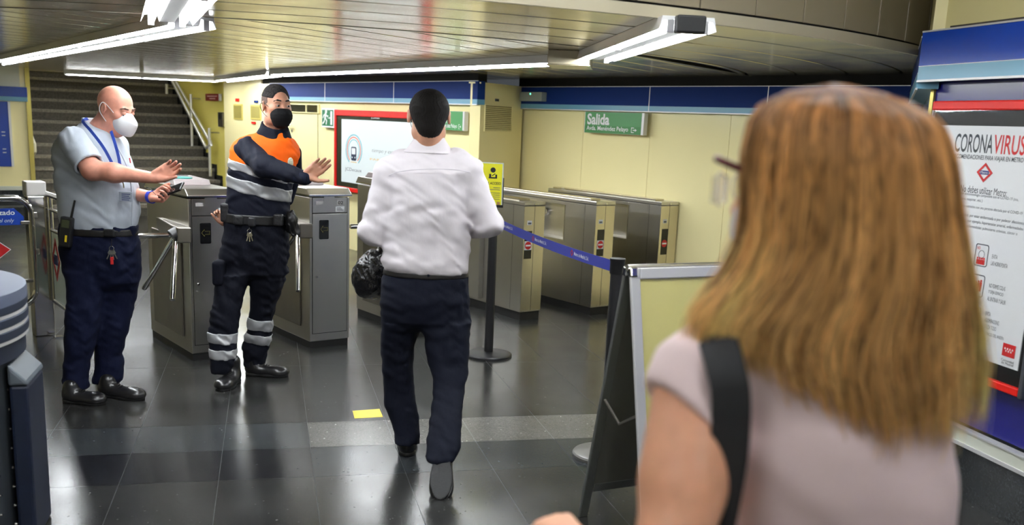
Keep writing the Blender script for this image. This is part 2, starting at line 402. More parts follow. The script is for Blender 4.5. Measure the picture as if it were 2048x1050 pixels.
# ---- ceiling: concentric metal slats in an outer ring, straight slats inside it
CC = Vector((0, 9.7, 0)); RD, RF, ZC = 4.28, 5.85, 2.07
slat = mat('cream lacquered metal slat', (.66, .60, .45), .20, .72, .5, rnoise=(3, .04), bump=(.9, .02, (1, 1, 1), .01))
def clip(me, planes):
    bm = bmesh.new(); bm.from_mesh(me)
    for co, no in planes:
        bmesh.ops.bisect_plane(bm, geom=bm.verts[:] + bm.edges[:] + bm.faces[:], plane_co=co, plane_no=no, clear_outer=True)
    bm.to_mesh(me); bm.free()
def inside_clip():
    nc = Vector((CH.y, -CH.x, 0))
    return [(wa(6.58, 0), UW), (K1 + Vector((.06, 0, 0)), nc)]
m = MB()
def arc_slat(r0, r1, z, n=110, lip=.02):
    prof = [(r0, z + lip), (r0, z + .003), (r0 + .004, z), (r1 - .004, z), (r1, z + .003), (r1, z + lip)]
    m.lathe(prof, (CC.x, CC.y, 0), n, math.pi * .94, math.pi * 2.06)
w_ = (RF - .01 - RD - .02) / 4
for k in range(4): arc_slat(RD + .02 + k * w_, RD + .02 + (k + 1) * w_ - .022, ZC)
arc_slat(RD - .05, RD - .008, ZC - .002, lip=.03)
cr_ = m.build('ceiling', slat, autosmooth=35); clip(cr_.data, inside_clip()); struct(cr_)
# straight slats
m = MB(); ang = math.radians(46); dx = Vector((math.cos(ang), math.sin(ang), 0)); dy = Vector((-dx.y, dx.x, 0)); P = .285
k = -30
verts = []
for k in range(-34, 40):
    o0 = k * P
    for (u0, u1, z) in ((o0 + .0, o0 + P - .017, ZC),):
        # chord limits inside the ring on the near side, long beyond the centre
        seg = []
        for off in (u0, u1):
            if abs(off) < RD - .052:
                h = math.sqrt((RD - .052) ** 2 - off * off); s0 = -h
            else: s0 = None
            seg.append(s0)
        # the direction of the slats runs up to the right; clip both ends by the circle or by the line y = 9.7
        def ends(off):
            base = CC + dy * off
            # line base + dx*s ; region: inside circle OR y >= 9.7
            sy = (9.7 - base.y) / dx.y
            if abs(off) < RD - .052:
                h = math.sqrt((RD - .052) ** 2 - off * off); return min(-h, sy), 16
            return sy, 16
        a, b = ends(u0), ends(u1)
        if u1 > RD and True: pass
        p = [CC + dy * u0 + dx * a[0], CC + dy * u1 + dx * b[0], CC + dy * u1 + dx * b[1], CC + dy * u0 + dx * a[1]]
        q = [CC + dy * (u0 + .004) + dx * a[0], CC + dy * (u1 - .004) + dx * b[0], CC + dy * (u1 - .004) + dx * b[1], CC + dy * (u0 + .004) + dx * a[1]]
        nb = len(m.v)
        def zz(v, z): return (v.x, v.y, z)
        m.add([zz(p[0], z + .02), zz(p[0], z + .003), zz(q[0], z), zz(q[1], z), zz(p[1], z + .003), zz(p[1], z + .02),
               zz(p[3], z + .02), zz(p[3], z + .003), zz(q[3], z), zz(q[2], z), zz(p[2], z + .003), zz(p[2], z + .02)],
              [(i, i + 1, i + 7, i + 6) for i in range(5)])
o = m.build('ceiling_inner', slat, autosmooth=35)
clip(o.data, inside_clip() + [(wa(0, ST0 + .75), UA)])
struct(o)
m = MB(); m.add([(-9, 3.0, ZC + .022), (9, 3.0, ZC + .022), (9, 24, ZC + .022), (-9, 24, ZC + .022)], [(0, 1, 2, 3)])
o = m.build('ceiling_void', gap_dark); 
bm = bmesh.new(); bm.from_mesh(o.data); 
bm.free()
clip(o.data, inside_clip() + [(wa(0, ST0 + .75), UA)])
# cut the void to the circle edge on the near side
m2 = MB(); n = 90; vs = [(CC.x, CC.y, ZC + .022)]
A0, A1 = math.pi * .94, math.pi * 2.06
ring = [(CC.x + (RF - .005) * math.cos(A0 + (A1 - A0) * i / n), CC.y + (RF - .005) * math.sin(A0 + (A1 - A0) * i / n), ZC + .022) for i in range(n + 1)]
m2.add([(CC.x, CC.y, ZC + .022)] + ring, [(0, i + 1, i + 2) for i in range(n)])
m2.add([ring[0], (-9, 9.7, ZC + .022), (-9, 24, ZC + .022), (9, 24, ZC + .022), (9, 9.7, ZC + .022), ring[-1]], [(0, 1, 2, 3, 4, 5)])
bpy.data.objects.remove(o)
o = m2.build('ceiling_void', gap_dark); clip(o.data, inside_clip() + [(wa(0, ST0 + .75), UA)]); struct(o)
# bulkhead over the stair opening
m = MB(); m.wall(wa(-2.6, ST0 + .77), wa(SW1 + .1, ST0 + .77), ZC - .01, 4.4, .05); struct(m.build('wall_bulkhead', beige_panel))
# fascia stepping up to the higher ceiling over the near part of the hall
m = MB(); ZU = 2.95
na = 42; A0, A1 = math.pi * 1.02, math.pi * 1.78
for i in range(na):
    a, b = A0 + (A1 - A0) * i / na, A0 + (A1 - A0) * (i + 1) / na
    g = .004 / RF
    pa = Vector((CC.x + RF * math.cos(a + g), CC.y + RF * math.sin(a + g), 0)); pb = Vector((CC.x + RF * math.cos(b - g), CC.y + RF * math.sin(b - g), 0))
    m.wall(pa, pb, ZC + .055, ZU, .03)
o = m.build('wall_fascia', beige_panel, bevel=.003); clip(o.data, [inside_clip()[1]]); struct(o)
m = MB(); m.lathe([(RF + .012, ZC + .045), (RF + .012, ZC - .004), (RF - .012, ZC - .004), (RF - .012, ZC + .045)], (CC.x, CC.y, 0), 120, A0, A1)
o = m.build('trim_12', mat('cream edge profile', S(182, 174, 150), .3), autosmooth=40); clip(o.data, [inside_clip()[1]]); struct(o)
m = MB(); m.lathe([(RF - .01, ZC + .03), (RF - .01, ZU)], (CC.x, CC.y, 0), 60, A0, A1)
o = m.build('fascia_backing', gap_dark); clip(o.data, [inside_clip()[1]]); struct(o)
m = MB(); m.box(-7.6, 3.3, -6.1, 10, ZU, ZU + .08)
struct(m.build('ceiling_near', mat('white ceiling board', S(200, 198, 188), .6)))

# ================================================================== fluorescent luminaires
def luminaire(name, p, q, label, group=None, n=2, w=.24, body=True, single=False, zc=ZC, tube_len=1.22, endcaps=(), em=None):
    """open luminaire from p to q (plan points): spine, two reflector wings, rows of tubes"""
    p = Vector((p[0], p[1], 0)); q = Vector((q[0], q[1], 0)); L = (q - p).length
    t = thing(name, (p.x, p.y, zc), math.atan2((q - p).y, (q - p).x), label, 'ceiling light', group)
    drop = .075
    m = MB()
    prof = [(-w / 2, -.055), (-w / 2 + .018, -.02), (-.045, -.012), (-.035, -.045), (.035, -.045), (.045, -.012), (w / 2 - .018, -.02), (w / 2, -.055),
            (w / 2 - .012, -.001), (-w / 2 + .012, -.001)]
    m.prism(prof, 0, L, plane='yz'); m.build('housing', white_enamel, t, autosmooth=30)
    m = MB(); m.box(0, L, -.034, .034, -.0475, -.044); m.build('spine_cover', mat('grey spine cover', S(150, 150, 148), .5), t)
    k = max(1, round(L / tube_len)); tl = L / k
    for side in ((-1, 1) if not single else (1,)):
        for i in range(k):
            mm = MB(); y = side * .072
            mm.tube([(i * tl + .03, y, -.048), ((i + 1) * tl - .03, y, -.048)], .014, 12); mm.build('tube', em or tube_m, t, smooth=False)
            for e in (i * tl + .012, (i + 1) * tl - .012):
                mm = MB(); mm.box(e - .011, e + .011, y - .014, y + .014, -.066, -.015); mm.build('lamp_holder', mat('grey lamp holder', S(170, 170, 172), .4), t)
    for e in endcaps:
        m = MB(); x = 0 if e == 0 else L; s = -1 if e == 0 else 1
        m.box(x, x + s * .06, -.06, .06, -.07, -.0); m.build('end_box', black, t, bevel=.008)
    return t
g = 'rows of open fluorescent luminaires on the slatted ceiling'
luminaire('ceiling_light', (1.67, 3.96), (1.99, 6.16), 'twin-tube luminaire nearest the right wall, ending in a black box at the fascia', endcaps=(0,))
luminaire('ceiling_light', (1.95, 6.60), (.13, 11.55), 'long twin-tube luminaire row running away behind the man in the white shirt')
luminaire('ceiling_light', (.10, 11.7), (-.62, 15.2), 'far end of the luminaire row beyond the orange-vested guard')
luminaire('ceiling_light', (-.70, 15.5), (-2.75, 15.55), 'short luminaire row crossing in front of the stairs opening')
luminaire('ceiling_light', (-.36, 5.42), (-2.95, 12.6), 'long twin-tube luminaire row at upper left running away over the bald man')
luminaire('ceiling_light', (-.29, 3.95), (-.47, 5.30), 'short bright twin-tube luminaire at the top edge left of centre', endcaps=())
# junction box where two rows meet
b = thing('junction_box', (1.83, 6.16, ZC), math.atan2(.32, .12), 'cream box housing joining the two ceiling luminaire rows', 'junction box')
m = MB(); m.box(-.02, .40, -.12, .14, -.085, -.001); m.build('box_body', mat('cream edge profile', (0, 0, 0)), b, bevel=.006)
m = MB(); m.box(-.025, .405, -.125, .145, -.092, -.085); m.build('cover_plate', slat, b)
# unseen lamps added as fill light over the near part of the hall
em2 = mat('lit tube of the added fill lamps', (1, 1, 1), .3, emit=(.95, .98, 1.0, FILL_EMIT))
for x, y in ((-1.6, -1.2), (1.0, -1.0), (-1.2, 1.5), (2.1, 1.6), (-1.4, -4.2), (1.2, -4.0)):
    luminaire('ceiling_light', (x, y), (x, y + 1.3), 'added unseen twin-tube fill luminaire on the high ceiling above the near part of the hall', group='added fill luminaires on the high near ceiling', zc=ZU, em=em2)
luminaire('ceiling_light', (-.7, 2.75), (1.75, 2.75), 'added unseen fill luminaire crossing the high ceiling in front of the stepped fascia', group='added fill luminaires on the high near ceiling', zc=ZU, em=em2)  # added out of view to brighten the fascia and near figures
# unseen lamp added above the opening to brighten the stairs
p_ = wa(3.8, ST0 + 2.2); q_ = wa(5.2, ST0 + 2.2); luminaire('ceiling_light', (p_.x, p_.y), (q_.x, q_.y), 'added unseen twin-tube luminaire brightening the stairwell', zc=4.29, em=em2)
# ================================================================== turnstiles
def lat(side, x0, x1, z): pass
def display_arrow(parent, cx, cz, y):
    """little amber dotted arrow pointing left"""
    am = mat('dim amber led', S(120, 118, 50), .5, emit=(.75, .65, .2, .12))
    m = MB(); pts = []
    for i in range(6): pts += [(-.018 + i * .004, .006 + 0 * i), (-.018 + i * .004, -.006)]
    pts = []
    for i in range(7):
        t = i / 6; pts += [(-.026 + .018 * t, .022 * t), (-.026 + .018 * t, -.022 * t)]
    for i in range(1, 6): pts += [(-.008 + .0065 * i, .010), (-.008 + .0065 * i, -.010)]
    for i in range(-2, 3): pts += [(.026, i * .0048)]
    pts += [(-.008, .016), (-.008, -.016)]
    for x, z in pts: m.box(cx + x - .0009, cx + x + .0009, y - .0012, y, cz + z - .0009, cz + z + .0009)
    m.build('led_arrow', am, parent)
def no_entry(parent, cx, cz, r, y, sticker=True):
    if sticker:
        m = MB(); m.box(cx - r * 1.12, cx + r * 1.12, y - .001, y, cz - r * 1.12, cz + r * 1.12); m.build('sticker', white_p, parent)
    m = MB(); m.prism(disc(cx, cz, r), y - .002, y - .001); o = m.build('no_entry_disc', ink_red, parent)
    m = MB(); m.box(cx - r * .78, cx + r * .78, y - .003, y - .002, cz - r * .2, cz + r * .2); m.build('white_bar', ink_white, o)
HUBA = onplane(355, 467, wa(2.143 - .12, 0), UW)
def entry_gate(w, a, label, number=None, h=1.07):
    t = thing('turnstile', wa(w, a), TH, label, 'turnstile', 'entry turnstiles in the gate line')
    W, L = .306, .86
    m = MB(); m.box(.006, W - .006, .008, L - .008, 0, .055); m.build('plinth', rubber, t)
    m = MB()   # sheet-steel body with a leaning outer skin on the passage side
    m.hexa([(0, 0, .05), (W, 0, .05), (W, L, .05), (.0, L, .05), (0, 0, h - .01), (W, 0, h - .01), (W, L, h - .01), (0, L, h - .01)])
    m.build('body', steel, t, bevel=.004)
    m = MB(); m.box(-.012, 0, .14, .74, .14, .80); m.build('side_panel', steel_dark, t, bevel=.004)
    m = MB()   # cap with a sloping front
    m.prism([(-.012, h), (-.012, h + .012), (.035, h + .050), (L - .02, h + .050), (L + .008, h + .012), (L + .008, h)], -.008, W + .010, plane='yz')
    m.build('cap', steel, t, bevel=.004)
    m = MB(); m.prism([(-.0135, h - .002), (-.0135, h + .008), (L + .009, h + .008), (L + .009, h - .002)], -.010, W + .012, plane='yz'); m.build('cap_rim', chrome, t)
    # card reader console with teal target
    m = MB(); m.prism([(.34, h + .05), (.37, h + .085), (.74, h + .092), (.80, h + .05)], .03, W - .03, plane='yz')
    c = m.build('card_reader', mat('pinkish grey reader housing', S(170, 160, 160), .4), t, bevel=.006)
    m = MB(); m.add([(x, y, h + .0885) for x, y in disc(W * .42, .50, .07, .09)] + [(x, y, h + .0925) for x, y in disc(W * .42, .50, .07, .09)],
                    [tuple(range(24)), tuple(range(47, 23, -1))] + [(i, (i + 1) % 24, 24 + (i + 1) % 24, 24 + i) for i in range(24)])
    m.build('reader_target', mat('teal reader target', S(70, 170, 160), .4), c)
    m = MB(); m.box(W * .35, W * .75, .66, .69, h + .088, h + .0935); m.build('ticket_slot', black, c)
    # front
    m = MB(); m.box(.022, W - .022, -.003, 0, .955, h - .012); m.build('upper_panel', steel, t, bevel=.001)
    m = MB(); m.box(.018, W - .018, -.0015, .002, .104, h - .008); m.build('door_gap', gap_dark, t)
    m = MB(); m.box(.022, W - .022, -.004, 0, .108, .947); d = m.build('door', steel, t, bevel=.001)
    m = MB(); m.prism(rrect(.070, .142, .772, .905, .008), -.006, -.004); d2 = m.build('display_window', black_gloss, d)
    display_arrow(d, .106, .842, -.0062)
    m = MB(); m.lathe([(0, .012), (.006, .012), (.009, .004), (.009, 0)], (0, 0, 0), 16); o = m.build('lock', chrome, d, smooth=False)
    o.rotation_euler = (math.radians(90), 0, 0); o.location = (.050, -.004, .51)
    m = MB(); m.box(.046, .095, -.0045, -.003, 1.012, 1.034); m.build('name_plate', mat('pale label', S(190, 188, 186), .4), t)
    m = MB(); m.box(.105, .185, -.006, -.003, 1.03, h + .004); m.build('latch_plate', steel, t)
    if number:
        m = MB(); m.box(.206, .258, -.0045, -.003, 1.008, 1.037); s = m.build('number_plate', mat('pale label', (0, 0, 0)), t)
        text(number, s, .212, .252, 1.011, 1.034, ink, -.0052, thick=.02)
    m = MB(); m.box(.195, .262, -.0045, -.003, .960, .998); s = m.build('sticker', white_p, t)
    mm = MB()
    for k in range(3): mm.box(.203, .255 - .01 * k, -.0052, -.0045, .968 + k * .009, .972 + k * .009)
    mm.build('sticker_print', ink_grey, s)
    # tripod
    inv = Matrix.Rotation(-TH, 4, 'Z')
    HO = wa(2.143, 6.315)
    f = lambda P: inv @ (P - HO)
    hub = f(onplane(352, 470, wa(2.143 - .075, 0), UW))
    m = MB(); m.prism([(0, .66), (-.075, hub.y + .10), (-.085, hub.y - .05), (0, hub.y - .08)], hub.z - .045, hub.z + .055, plane='xy'); hb = m.build('arm_housing', steel_dark, t, bevel=.008)
    m = MB(); m.lathe([(0, 0), (.042, 0), (.05, .02), (.05, .07), (0, .07)], (0, 0, 0), 24); o = m.build('hub', black, t, autosmooth=40)
    o.rotation_euler = (0, math.radians(-120), 0); o.location = hub + Vector((.035, 0, .02))
    for e in (Vector((-.50, hub.y, hub.z + .004)), f(onplane(345, 600, wa(2.143 - .19, 0), UW)), f(onplane(288, 577, wa(2.143 - .17, 0), UW))):
        m = MB(); d = (e - hub).normalized(); m.tube([hub + d * .02, e - d * .006, e], [.0175, .0175, .0145], 20); m.build('arm', chrome, t, autosmooth=40)
    return t
entry_gate(2.143, 6.315, 'stainless entry turnstile between the bald man and the guard, teal card reader on top')
entry_gate(2.977, 6.315, 'stainless entry turnstile numbered 02 under the guard\'s outstretched hand', '02')
entry_gate(3.87, 6.45, 'stainless entry turnstile mostly hidden behind the man in the white shirt and his bag', h=1.09)
def exit_gate(w, a, label, recess=True, L=1.6, sticker=True, nz=.62, first=False):
    t = thing('exit_gate', wa(w, a), TH, label, 'turnstile', 'exit gates by the yellow wall')
    W, h = .212, .955
    m = MB(); m.box(.008, W - .004, .01, L - .01, 0, .075); m.build('plinth', rubber, t)
    m = MB(); r0, r1, z0, z1 = .42, .98, .615, .925
    if recess:
        m.box(0, W, 0, r0, .07, h); m.box(0, W, r1, L, .07, h); m.box(0, W, r0, r1, .07, z0); m.box(0, W, r0, r1, z1, h); m.box(.15, W, r0, r1, z0, z1)
    else: m.box(0, W, 0, L, .07, h)
    m.build('body', steel, t, bevel=.002)
    if recess:
        m = MB(); m.box(-.003, .003, r0 - .012, r1 + .012, z0 - .012, z0); m.box(-.003, .003, r0 - .012, r0, z0, z1); m.build('recess_frame', chrome, t)
        m = MB(); m.box(.145, .15, r0 + .02, r0 + .30, z0, z1 - .02); m.build('recess_plate', steel, t)
        m = MB(); m.lathe([(0, .03), (.028, .03), (.034, .02), (.034, 0)], (0, 0, 0), 24); o = m.build('round_lock', chrome, t, autosmooth=40)
        o.rotation_euler = (0, math.radians(-90), 0); o.location = (.15, r1 - .13, z1 - .10)
    else:
        m = MB(); m.box(-.05, 0, .55, L - .15, .10, .66); m.build('side_box', steel, t, bevel=.004)
    m = MB(); m.box(-.004, W + .004, -.004, L, h + .003, h + .034); m.build('cap', steel, t, bevel=.004)
    m = MB(); m.box(-.002, W + .002, -.002, L, h, h + .003); m.build('cap_joint', gap_dark, t)
    m = MB(); m.box(.02, W * .62, .10, L - .05, h + .034, h + .05); m.build('top_plate', steel_reflect, t, bevel=.003)
    m = MB(); m.box(-.001, 0, .145, .147, .08, h); m.box(W / 2 - .001, W / 2 + .001, -.001, 0, .08, h); m.build('panel_joint', gap_dark, t)
    m = MB(); m.box(0, W / 2 - .002, -.003, 0, .08, h - .004); m.build('front_panel', steel_reflect, t)
    m = MB(); m.box(W / 2 + .002, W, -.003, 0, .08, h - .004); m.build('front_panel', steel_reflect, t)
    m = MB(); m.lathe([(0, .008), (.008, .008), (.008, 0)], (0, 0, 0), 14); o = m.build('lock', chrome, t); o.rotation_euler = (math.radians(90), 0, 0); o.location = (W * .5, -.006, h + .015)
    x0 = .028 if not first else .012
    m = MB(); m.box(x0, x0 + .075, -.0045, -.003, .52, .75); s = m.build('display_window', black_gloss, t)
    no_entry(t, x0 + .0375, nz, .033, -.0046, sticker)
    m = MB(); m.box(.034, .080, -.0045, -.003, .80, .835); o = m.build('sticker', white_p, t)
    mm = MB(); mm.box(.040, .074, -.0052, -.0045, .806, .820); mm.build('sticker_print', ink_grey, o)
    return t
exit_gate(4.968, 6.50, 'stainless exit gate with a square no-entry sticker, nearest beside the white-shirted man', recess=False, nz=.63, first=True)
exit_gate(5.677, 6.42, 'middle stainless exit gate, its side recess open beside the blue belt')
exit_gate(6.33, 6.30, 'stainless exit gate standing hard against the yellow rear wall', sticker=False)

# ================================================================== wall-mounted things
class Sign:
    """something flat on a wall: local x to the viewer's right, local z up, front facing local -y"""
    def __init__(s, p0, n, xdir, ref, name, label, cat, group=None):
        s.p0 = Vector(p0); s.n = Vector(n); s.x = Vector(xdir); s.o = onplane(*ref, s.p0, s.n); s.o0 = Vector((s.o.x, s.o.y, 0))
        s.t = thing(name, s.o0, math.atan2(s.x.y, s.x.x), label, cat, group)
    def uv(s, px, py):
        P = onplane(px, py, s.p0, s.n); return ((P - s.o0).dot(s.x), P.z)
    def U(s, px, py=250): return s.uv(px, py)[0]
def wallD(ref, name, label, cat, off=.0, group=None): return Sign(wa(WD - off, 0), UW, -UA, ref, name, label, cat, group)
def wallC(ref, name, label, cat, off=.0, group=None): return Sign(wa(WC - off, 0), UW, -UA, ref, name, label, cat, group)
def sbox(s, x0, x1, z0, z1, y0, y1, name, m, bevel=0, parent=None):
    b = MB(); b.box(x0, x1, y0, y1, z0, z1); return b.build(name, m, parent or s.t, bevel=bevel)

# --- illuminated advertising frame on the far rear wall
s = wallD((668, 300), 'advertising_frame', 'red-framed lit advertising poster with a train logo behind the guard\'s hand', 'poster', .10)
x0, zt = s.uv(668, 219); x1 = s.uv(846, 230)[0]; xs0, zs1 = s.uv(682, 238); _, zs0 = s.uv(677, 362)
zb = zs0 - .06
b = MB(); b.box(x0, x0 + .045, 0, .09, zb - .05, zt); b.box(x1 - .045, x1, 0, .09, zb - .05, zt); b.box(x0 + .045, x1 - .045, 0, .09, zt - .07, zt); b.box(x0 + .045, x1 - .045, 0, .09, zb - .05, zb)
b.build('frame', red, s.t, bevel=.006)
sbox(s, x0 + .045, x1 - .045, zb, zt - .07, .015, .09, 'dark_mount', mat('dark green mount', S(40, 44, 34), .25))
sh = sbox(s, xs0, x1 - .12, zs0, zs1, .008, .016, 'lit_sheet', mat('backlit poster sheet', S(200, 208, 208), .5, emit=(.85, .93, .93, .10)))
J = lambda x, y: s.uv(x, y)
a_, b_ = J(740, 233), J(757, 239); text('JCDecaux', s.t, a_[0], b_[0], b_[1], a_[1], ink_white, .014, thick=.01)
cx, cz = J(707, 300); cx = J(706.5, 300)[0]
H_ = J(707, 266)[1] - J(707, 329)[1]; Wd = J(724, 300)[0] - J(691, 300)[0]
sky = mat('sky blue print', S(120, 185, 195), .5); cor = mat('coral print', S(225, 120, 100), .5)
navy_p = mat('navy print', S(40, 50, 75), .5)
for k, (mm, r0, r1) in enumerate(((sky, .46, .50), (cor, .385, .42), (sky, .31, .34))):
    b = MB(); P = []; n = 30
    for i in range(n + 1):
        t_ = math.radians(-55 + 290 * i / n)
        P.append(((r0 * math.cos(t_)) * Wd, r0 * math.sin(t_) * H_, (r1 * math.cos(t_)) * Wd, r1 * math.sin(t_) * H_))
    for i in range(n):
        q = P[i]; r = P[i + 1]
        b.prism([(cx + q[2], cz + q[3]), (cx + r[2], cz + r[3]), (cx + r[0], cz + r[1]), (cx + q[0], cz + q[1])], .006, .008)
    b.build('logo_arc', mm, s.t)
b = MB(); b.prism(rrect(cx - Wd * .15, cx + Wd * .15, cz - H_ * .34, cz + H_ * .10, Wd * .05), .005, .008); tr = b.build('logo_train', navy_p, s.t)
b = MB(); b.prism(rrect(cx - Wd * .11, cx + Wd * .11, cz - H_ * .14, cz + H_ * .06, Wd * .03), .004, .005); b.build('train_window', white_p, tr)
for q in (-1, 1):
    b = MB(); b.prism(disc(cx + q * Wd * .085, cz - H_ * .24, Wd * .03, H_ * .025, 12), .004, .005); b.build('train_light', white_p, tr)
b = MB(); b.box(cx - Wd * .17, cx + Wd * .17, .005, .008, cz - H_ * .40, cz - H_ * .38); b.build('logo_rail', mat('ochre print', S(220, 175, 80), .5), s.t)
a_, b_ = J(689, 334), J(722, 347); text('JCDecaux', s.t, a_[0], b_[0], b_[1], a_[1], navy_p, .007, thick=-.005)
a_, b_ = J(743, 297), J(800, 312); text('tiempo y espacio', s.t, a_[0], b_[0], b_[1], a_[1], ink_grey, .007, shear=.3, thick=-.01)
a_, b_ = J(739, 316), J(800, 327); text('PARA TODOS', s.t, a_[0], b_[0] + .15, b_[1], a_[1], mat('ochre print', (0, 0, 0)), .007)

# --- emergency exit sign with running figure
s = wallD((655, 236), 'exit_sign', 'green emergency exit sign with a white running figure beside the red poster frame', 'exit sign', .06)
x0, z1 = s.uv(643, 216); x1, z0 = s.uv(668, 256)
sbox(s, x0, x1, z0, z1, 0, .05, 'sign_box', white_enamel, .004)
W = x1 - x0; H = z1 - z0; e = .06 * W
sbox(s, x0 + e, x1 - e, z0 + e, z1 - e, -.003, 0, 'green_face', mat('exit green', S(16, 110, 66), .4))
cx, cz = x0 + W * .34, z0 + H * .5
b = MB()
def limb(b, P, r, y0=-.005, y1=-.003, sx=W, sz=H, cx=cx, cz=cz):
    for (ax, az), (bx, bz) in zip(P[:-1], P[1:]):
        A = Vector((ax * sx, az * sz)); B = Vector((bx * sx, bz * sz)); d = (B - A).normalized(); n = Vector((-d.y, d.x)) * r; A = A - d * r * .4; B = B + d * r * .4
        b.prism([(cx + (A + n).x, cz + (A + n).y), (cx + (A - n).x, cz + (A - n).y), (cx + (B - n).x, cz + (B - n).y), (cx + (B + n).x, cz + (B + n).y)], y0, y1)
b.prism(disc(cx + .05 * W, cz + .33 * H, .075 * W, None, 14), -.005, -.003)
limb(b, [(.02, .22), (-.03, -.02)], .055 * W); limb(b, [(.0, .2), (-.14, .12), (-.2, .0)], .022 * W); limb(b, [(.02, .2), (.14, .08), (.22, .1)], .022 * W)
limb(b, [(-.02, -.02), (.1, -.14), (.06, -.33)], .03 * W); limb(b, [(-.04, -.02), (-.1, -.2), (-.22, -.3)], .03 * W)
b.build('running_figure', ink_white, s.t)
sbox(s, x0 + W * .74, x0 + W * .88, z0 + H * .15, z1 - H * .15, -.005, -.003, 'door_symbol', ink_white)
b = MB(); b.box(x0 + W * .52, x0 + W * .70, -.005, -.003, cz - H * .015, cz + H * .015); b.prism([(x0 + W * .74, cz), (x0 + W * .66, cz + H * .05), (x0 + W * .66, cz - H * .05)], -.005, -.003); b.build('arrow_symbol', ink_white, s.t)

# --- green Salida signs
grn = mat('sign green', S(74, 148, 84), .35)
def exit_arrow(s, x0, x1, z0, z1, y):
    b = MB(); w = x1 - x0; h = z1 - z0; k = w * .09
    b.box(x0, x0 + k, y - .001, y, z0, z1); b.box(x0, x0 + w * .5, y - .001, y, z1 - k, z1); b.box(x0, x0 + w * .5, y - .001, y, z0, z0 + k)
    zc = (z0 + z1) / 2; b.box(x0 + w * .3, x0 + w * .85, y - .001, y, zc - k * .6, zc + k * .6)
    b.prism([(x1, zc), (x1 - w * .3, zc + h * .28), (x1 - w * .3, zc - h * .28)], y - .001, y); b.build('exit_arrow', ink_white, s.t)
s = wallC((1230, 245), 'exit_direction_sign', 'green Salida sign with an exit arrow hung under the blue band', 'sign', .10)
x0, z1 = s.uv(1170, 223); x1 = s.uv(1289, 224)[0]; z0 = s.uv(1288, 271)[1]
z1 = min(z1, ZB0 - .008)
sbox(s, x0, x1, z0, z1, 0, .05, 'sign_box', alu, .003)
W = x1 - x0; H = z1 - z0
sbox(s, x0 + .012, x1 - .03, z0 + .002, z1 - .002, -.002, 0, 'green_face', grn)
zm = z0 + H * .36
sbox(s, x0 + .012, x1 - .03, z0 + .003, zm, -.0025, -.002, 'lower_strip', mat('sign green darker', S(58, 132, 66), .35))
text('Salida', s.t, x0 + W * .055, x0 + W * .44, zm + H * .03, z1 - H * .08, ink_white, -.003, thick=.03)
text('Avda. Menéndez Pelayo', s.t, x0 + W * .05, x0 + W * .76, z0 + H * .07, zm - H * .02, ink_white, -.003, thick=.012)
exit_arrow(s, x0 + W * .81, x0 + W * .90, z0 + H * .09, zm - H * .03, -.003)
s = wallD((910, 240), 'exit_direction_sign', 'green exit direction sign whose right end shows behind the dark-haired man\'s head', 'sign', .10)
x1, z1 = s.uv(929, 223); z0 = s.uv(925, 262)[1]; x0 = x1 - .56; W = x1 - x0; H = z1 - z0
sbox(s, x0, x1, z0, z1, 0, .05, 'sign_box', alu, .003)
sbox(s, x0 + .012, x1 - .03, z0 + .002, z1 - .002, -.002, 0, 'green_face', grn)
zm = z0 + H * .36
text('Salida', s.t, x0 + W * .055, x0 + W * .44, zm + H * .03, z1 - H * .08, ink_white, -.003, thick=.03)
text('Avda. Menéndez Pelayo', s.t, x0 + W * .05, x0 + W * .78, z0 + H * .07, zm - H * .02, ink_white, -.003, thick=.012)
exit_arrow(s, x0 + W * .83, x0 + W * .91, z0 + H * .09, zm - H * .03, -.003)

# --- ventilation grille and sensor on the column
cd_ = (cB - cA).normalized(); cn = Vector((-cd_.y, cd_.x, 0))
s = Sign(cA, cn, cd_, (995, 235), 'ventilation_grille', 'cream louvred ventilation grille on the yellow column', 'grille')
x0, z1 = s.uv(969, 208); x1, z0 = s.uv(1022, 264)
b = MB(); b.box(x0, x1, -.012, 0, z1 - .012, z1); b.box(x0, x1, -.012, 0, z0, z0 + .012); b.box(x0, x0 + .012, -.012, 0, z0 + .012, z1 - .012); b.box(x1 - .012, x1, -.012, 0, z0 + .012, z1 - .012)
b.build('grille_frame', wall_y, s.t, bevel=.002)
b = MB(); n = 13
for i in range(n):
    z = z0 + .014 + (z1 - z0 - .028) * i / n; b.add([(x0 + .012, -.012, z), (x1 - .012, -.012, z), (x1 - .012, 0, z + .016), (x0 + .012, 0, z + .016), (x0 + .012, -.009, z), (x1 - .012, -.009, z), (x1 - .012, .003, z + .016), (x0 + .012, .003, z + .016)],
        [(0, 1, 2, 3), (7, 6, 5, 4), (0, 4, 5, 1), (1, 5, 6, 2), (2, 6, 7, 3), (3, 7, 4, 0)])
b.build('louvres', wall_y, s.t)
sbox(s, x0 + .012, x1 - .012, z0 + .012, z1 - .012, -.003, -.001, 'shade_sheet', mat('painted duct shade', S(120, 108, 60), .7))  # flat sheet coloured as the shade behind the louvres
s = Sign(cA, cn, cd_, (993, 200), 'wall_sensor', 'small grey square sensor above the grille on the yellow column', 'sensor')
x0, z1 = s.uv(990, 197.5); x1, z0 = s.uv(996, 203); sbox(s, x0, x1, z0, z1, -.012, 0, 'sensor_case', mat('grey sensor', S(95, 105, 115), .4), .002); sbox(s, x0 + .004, x1 - .004, z0 + .004, z1 - .004, -.014, -.012, 'sensor_lens', black)
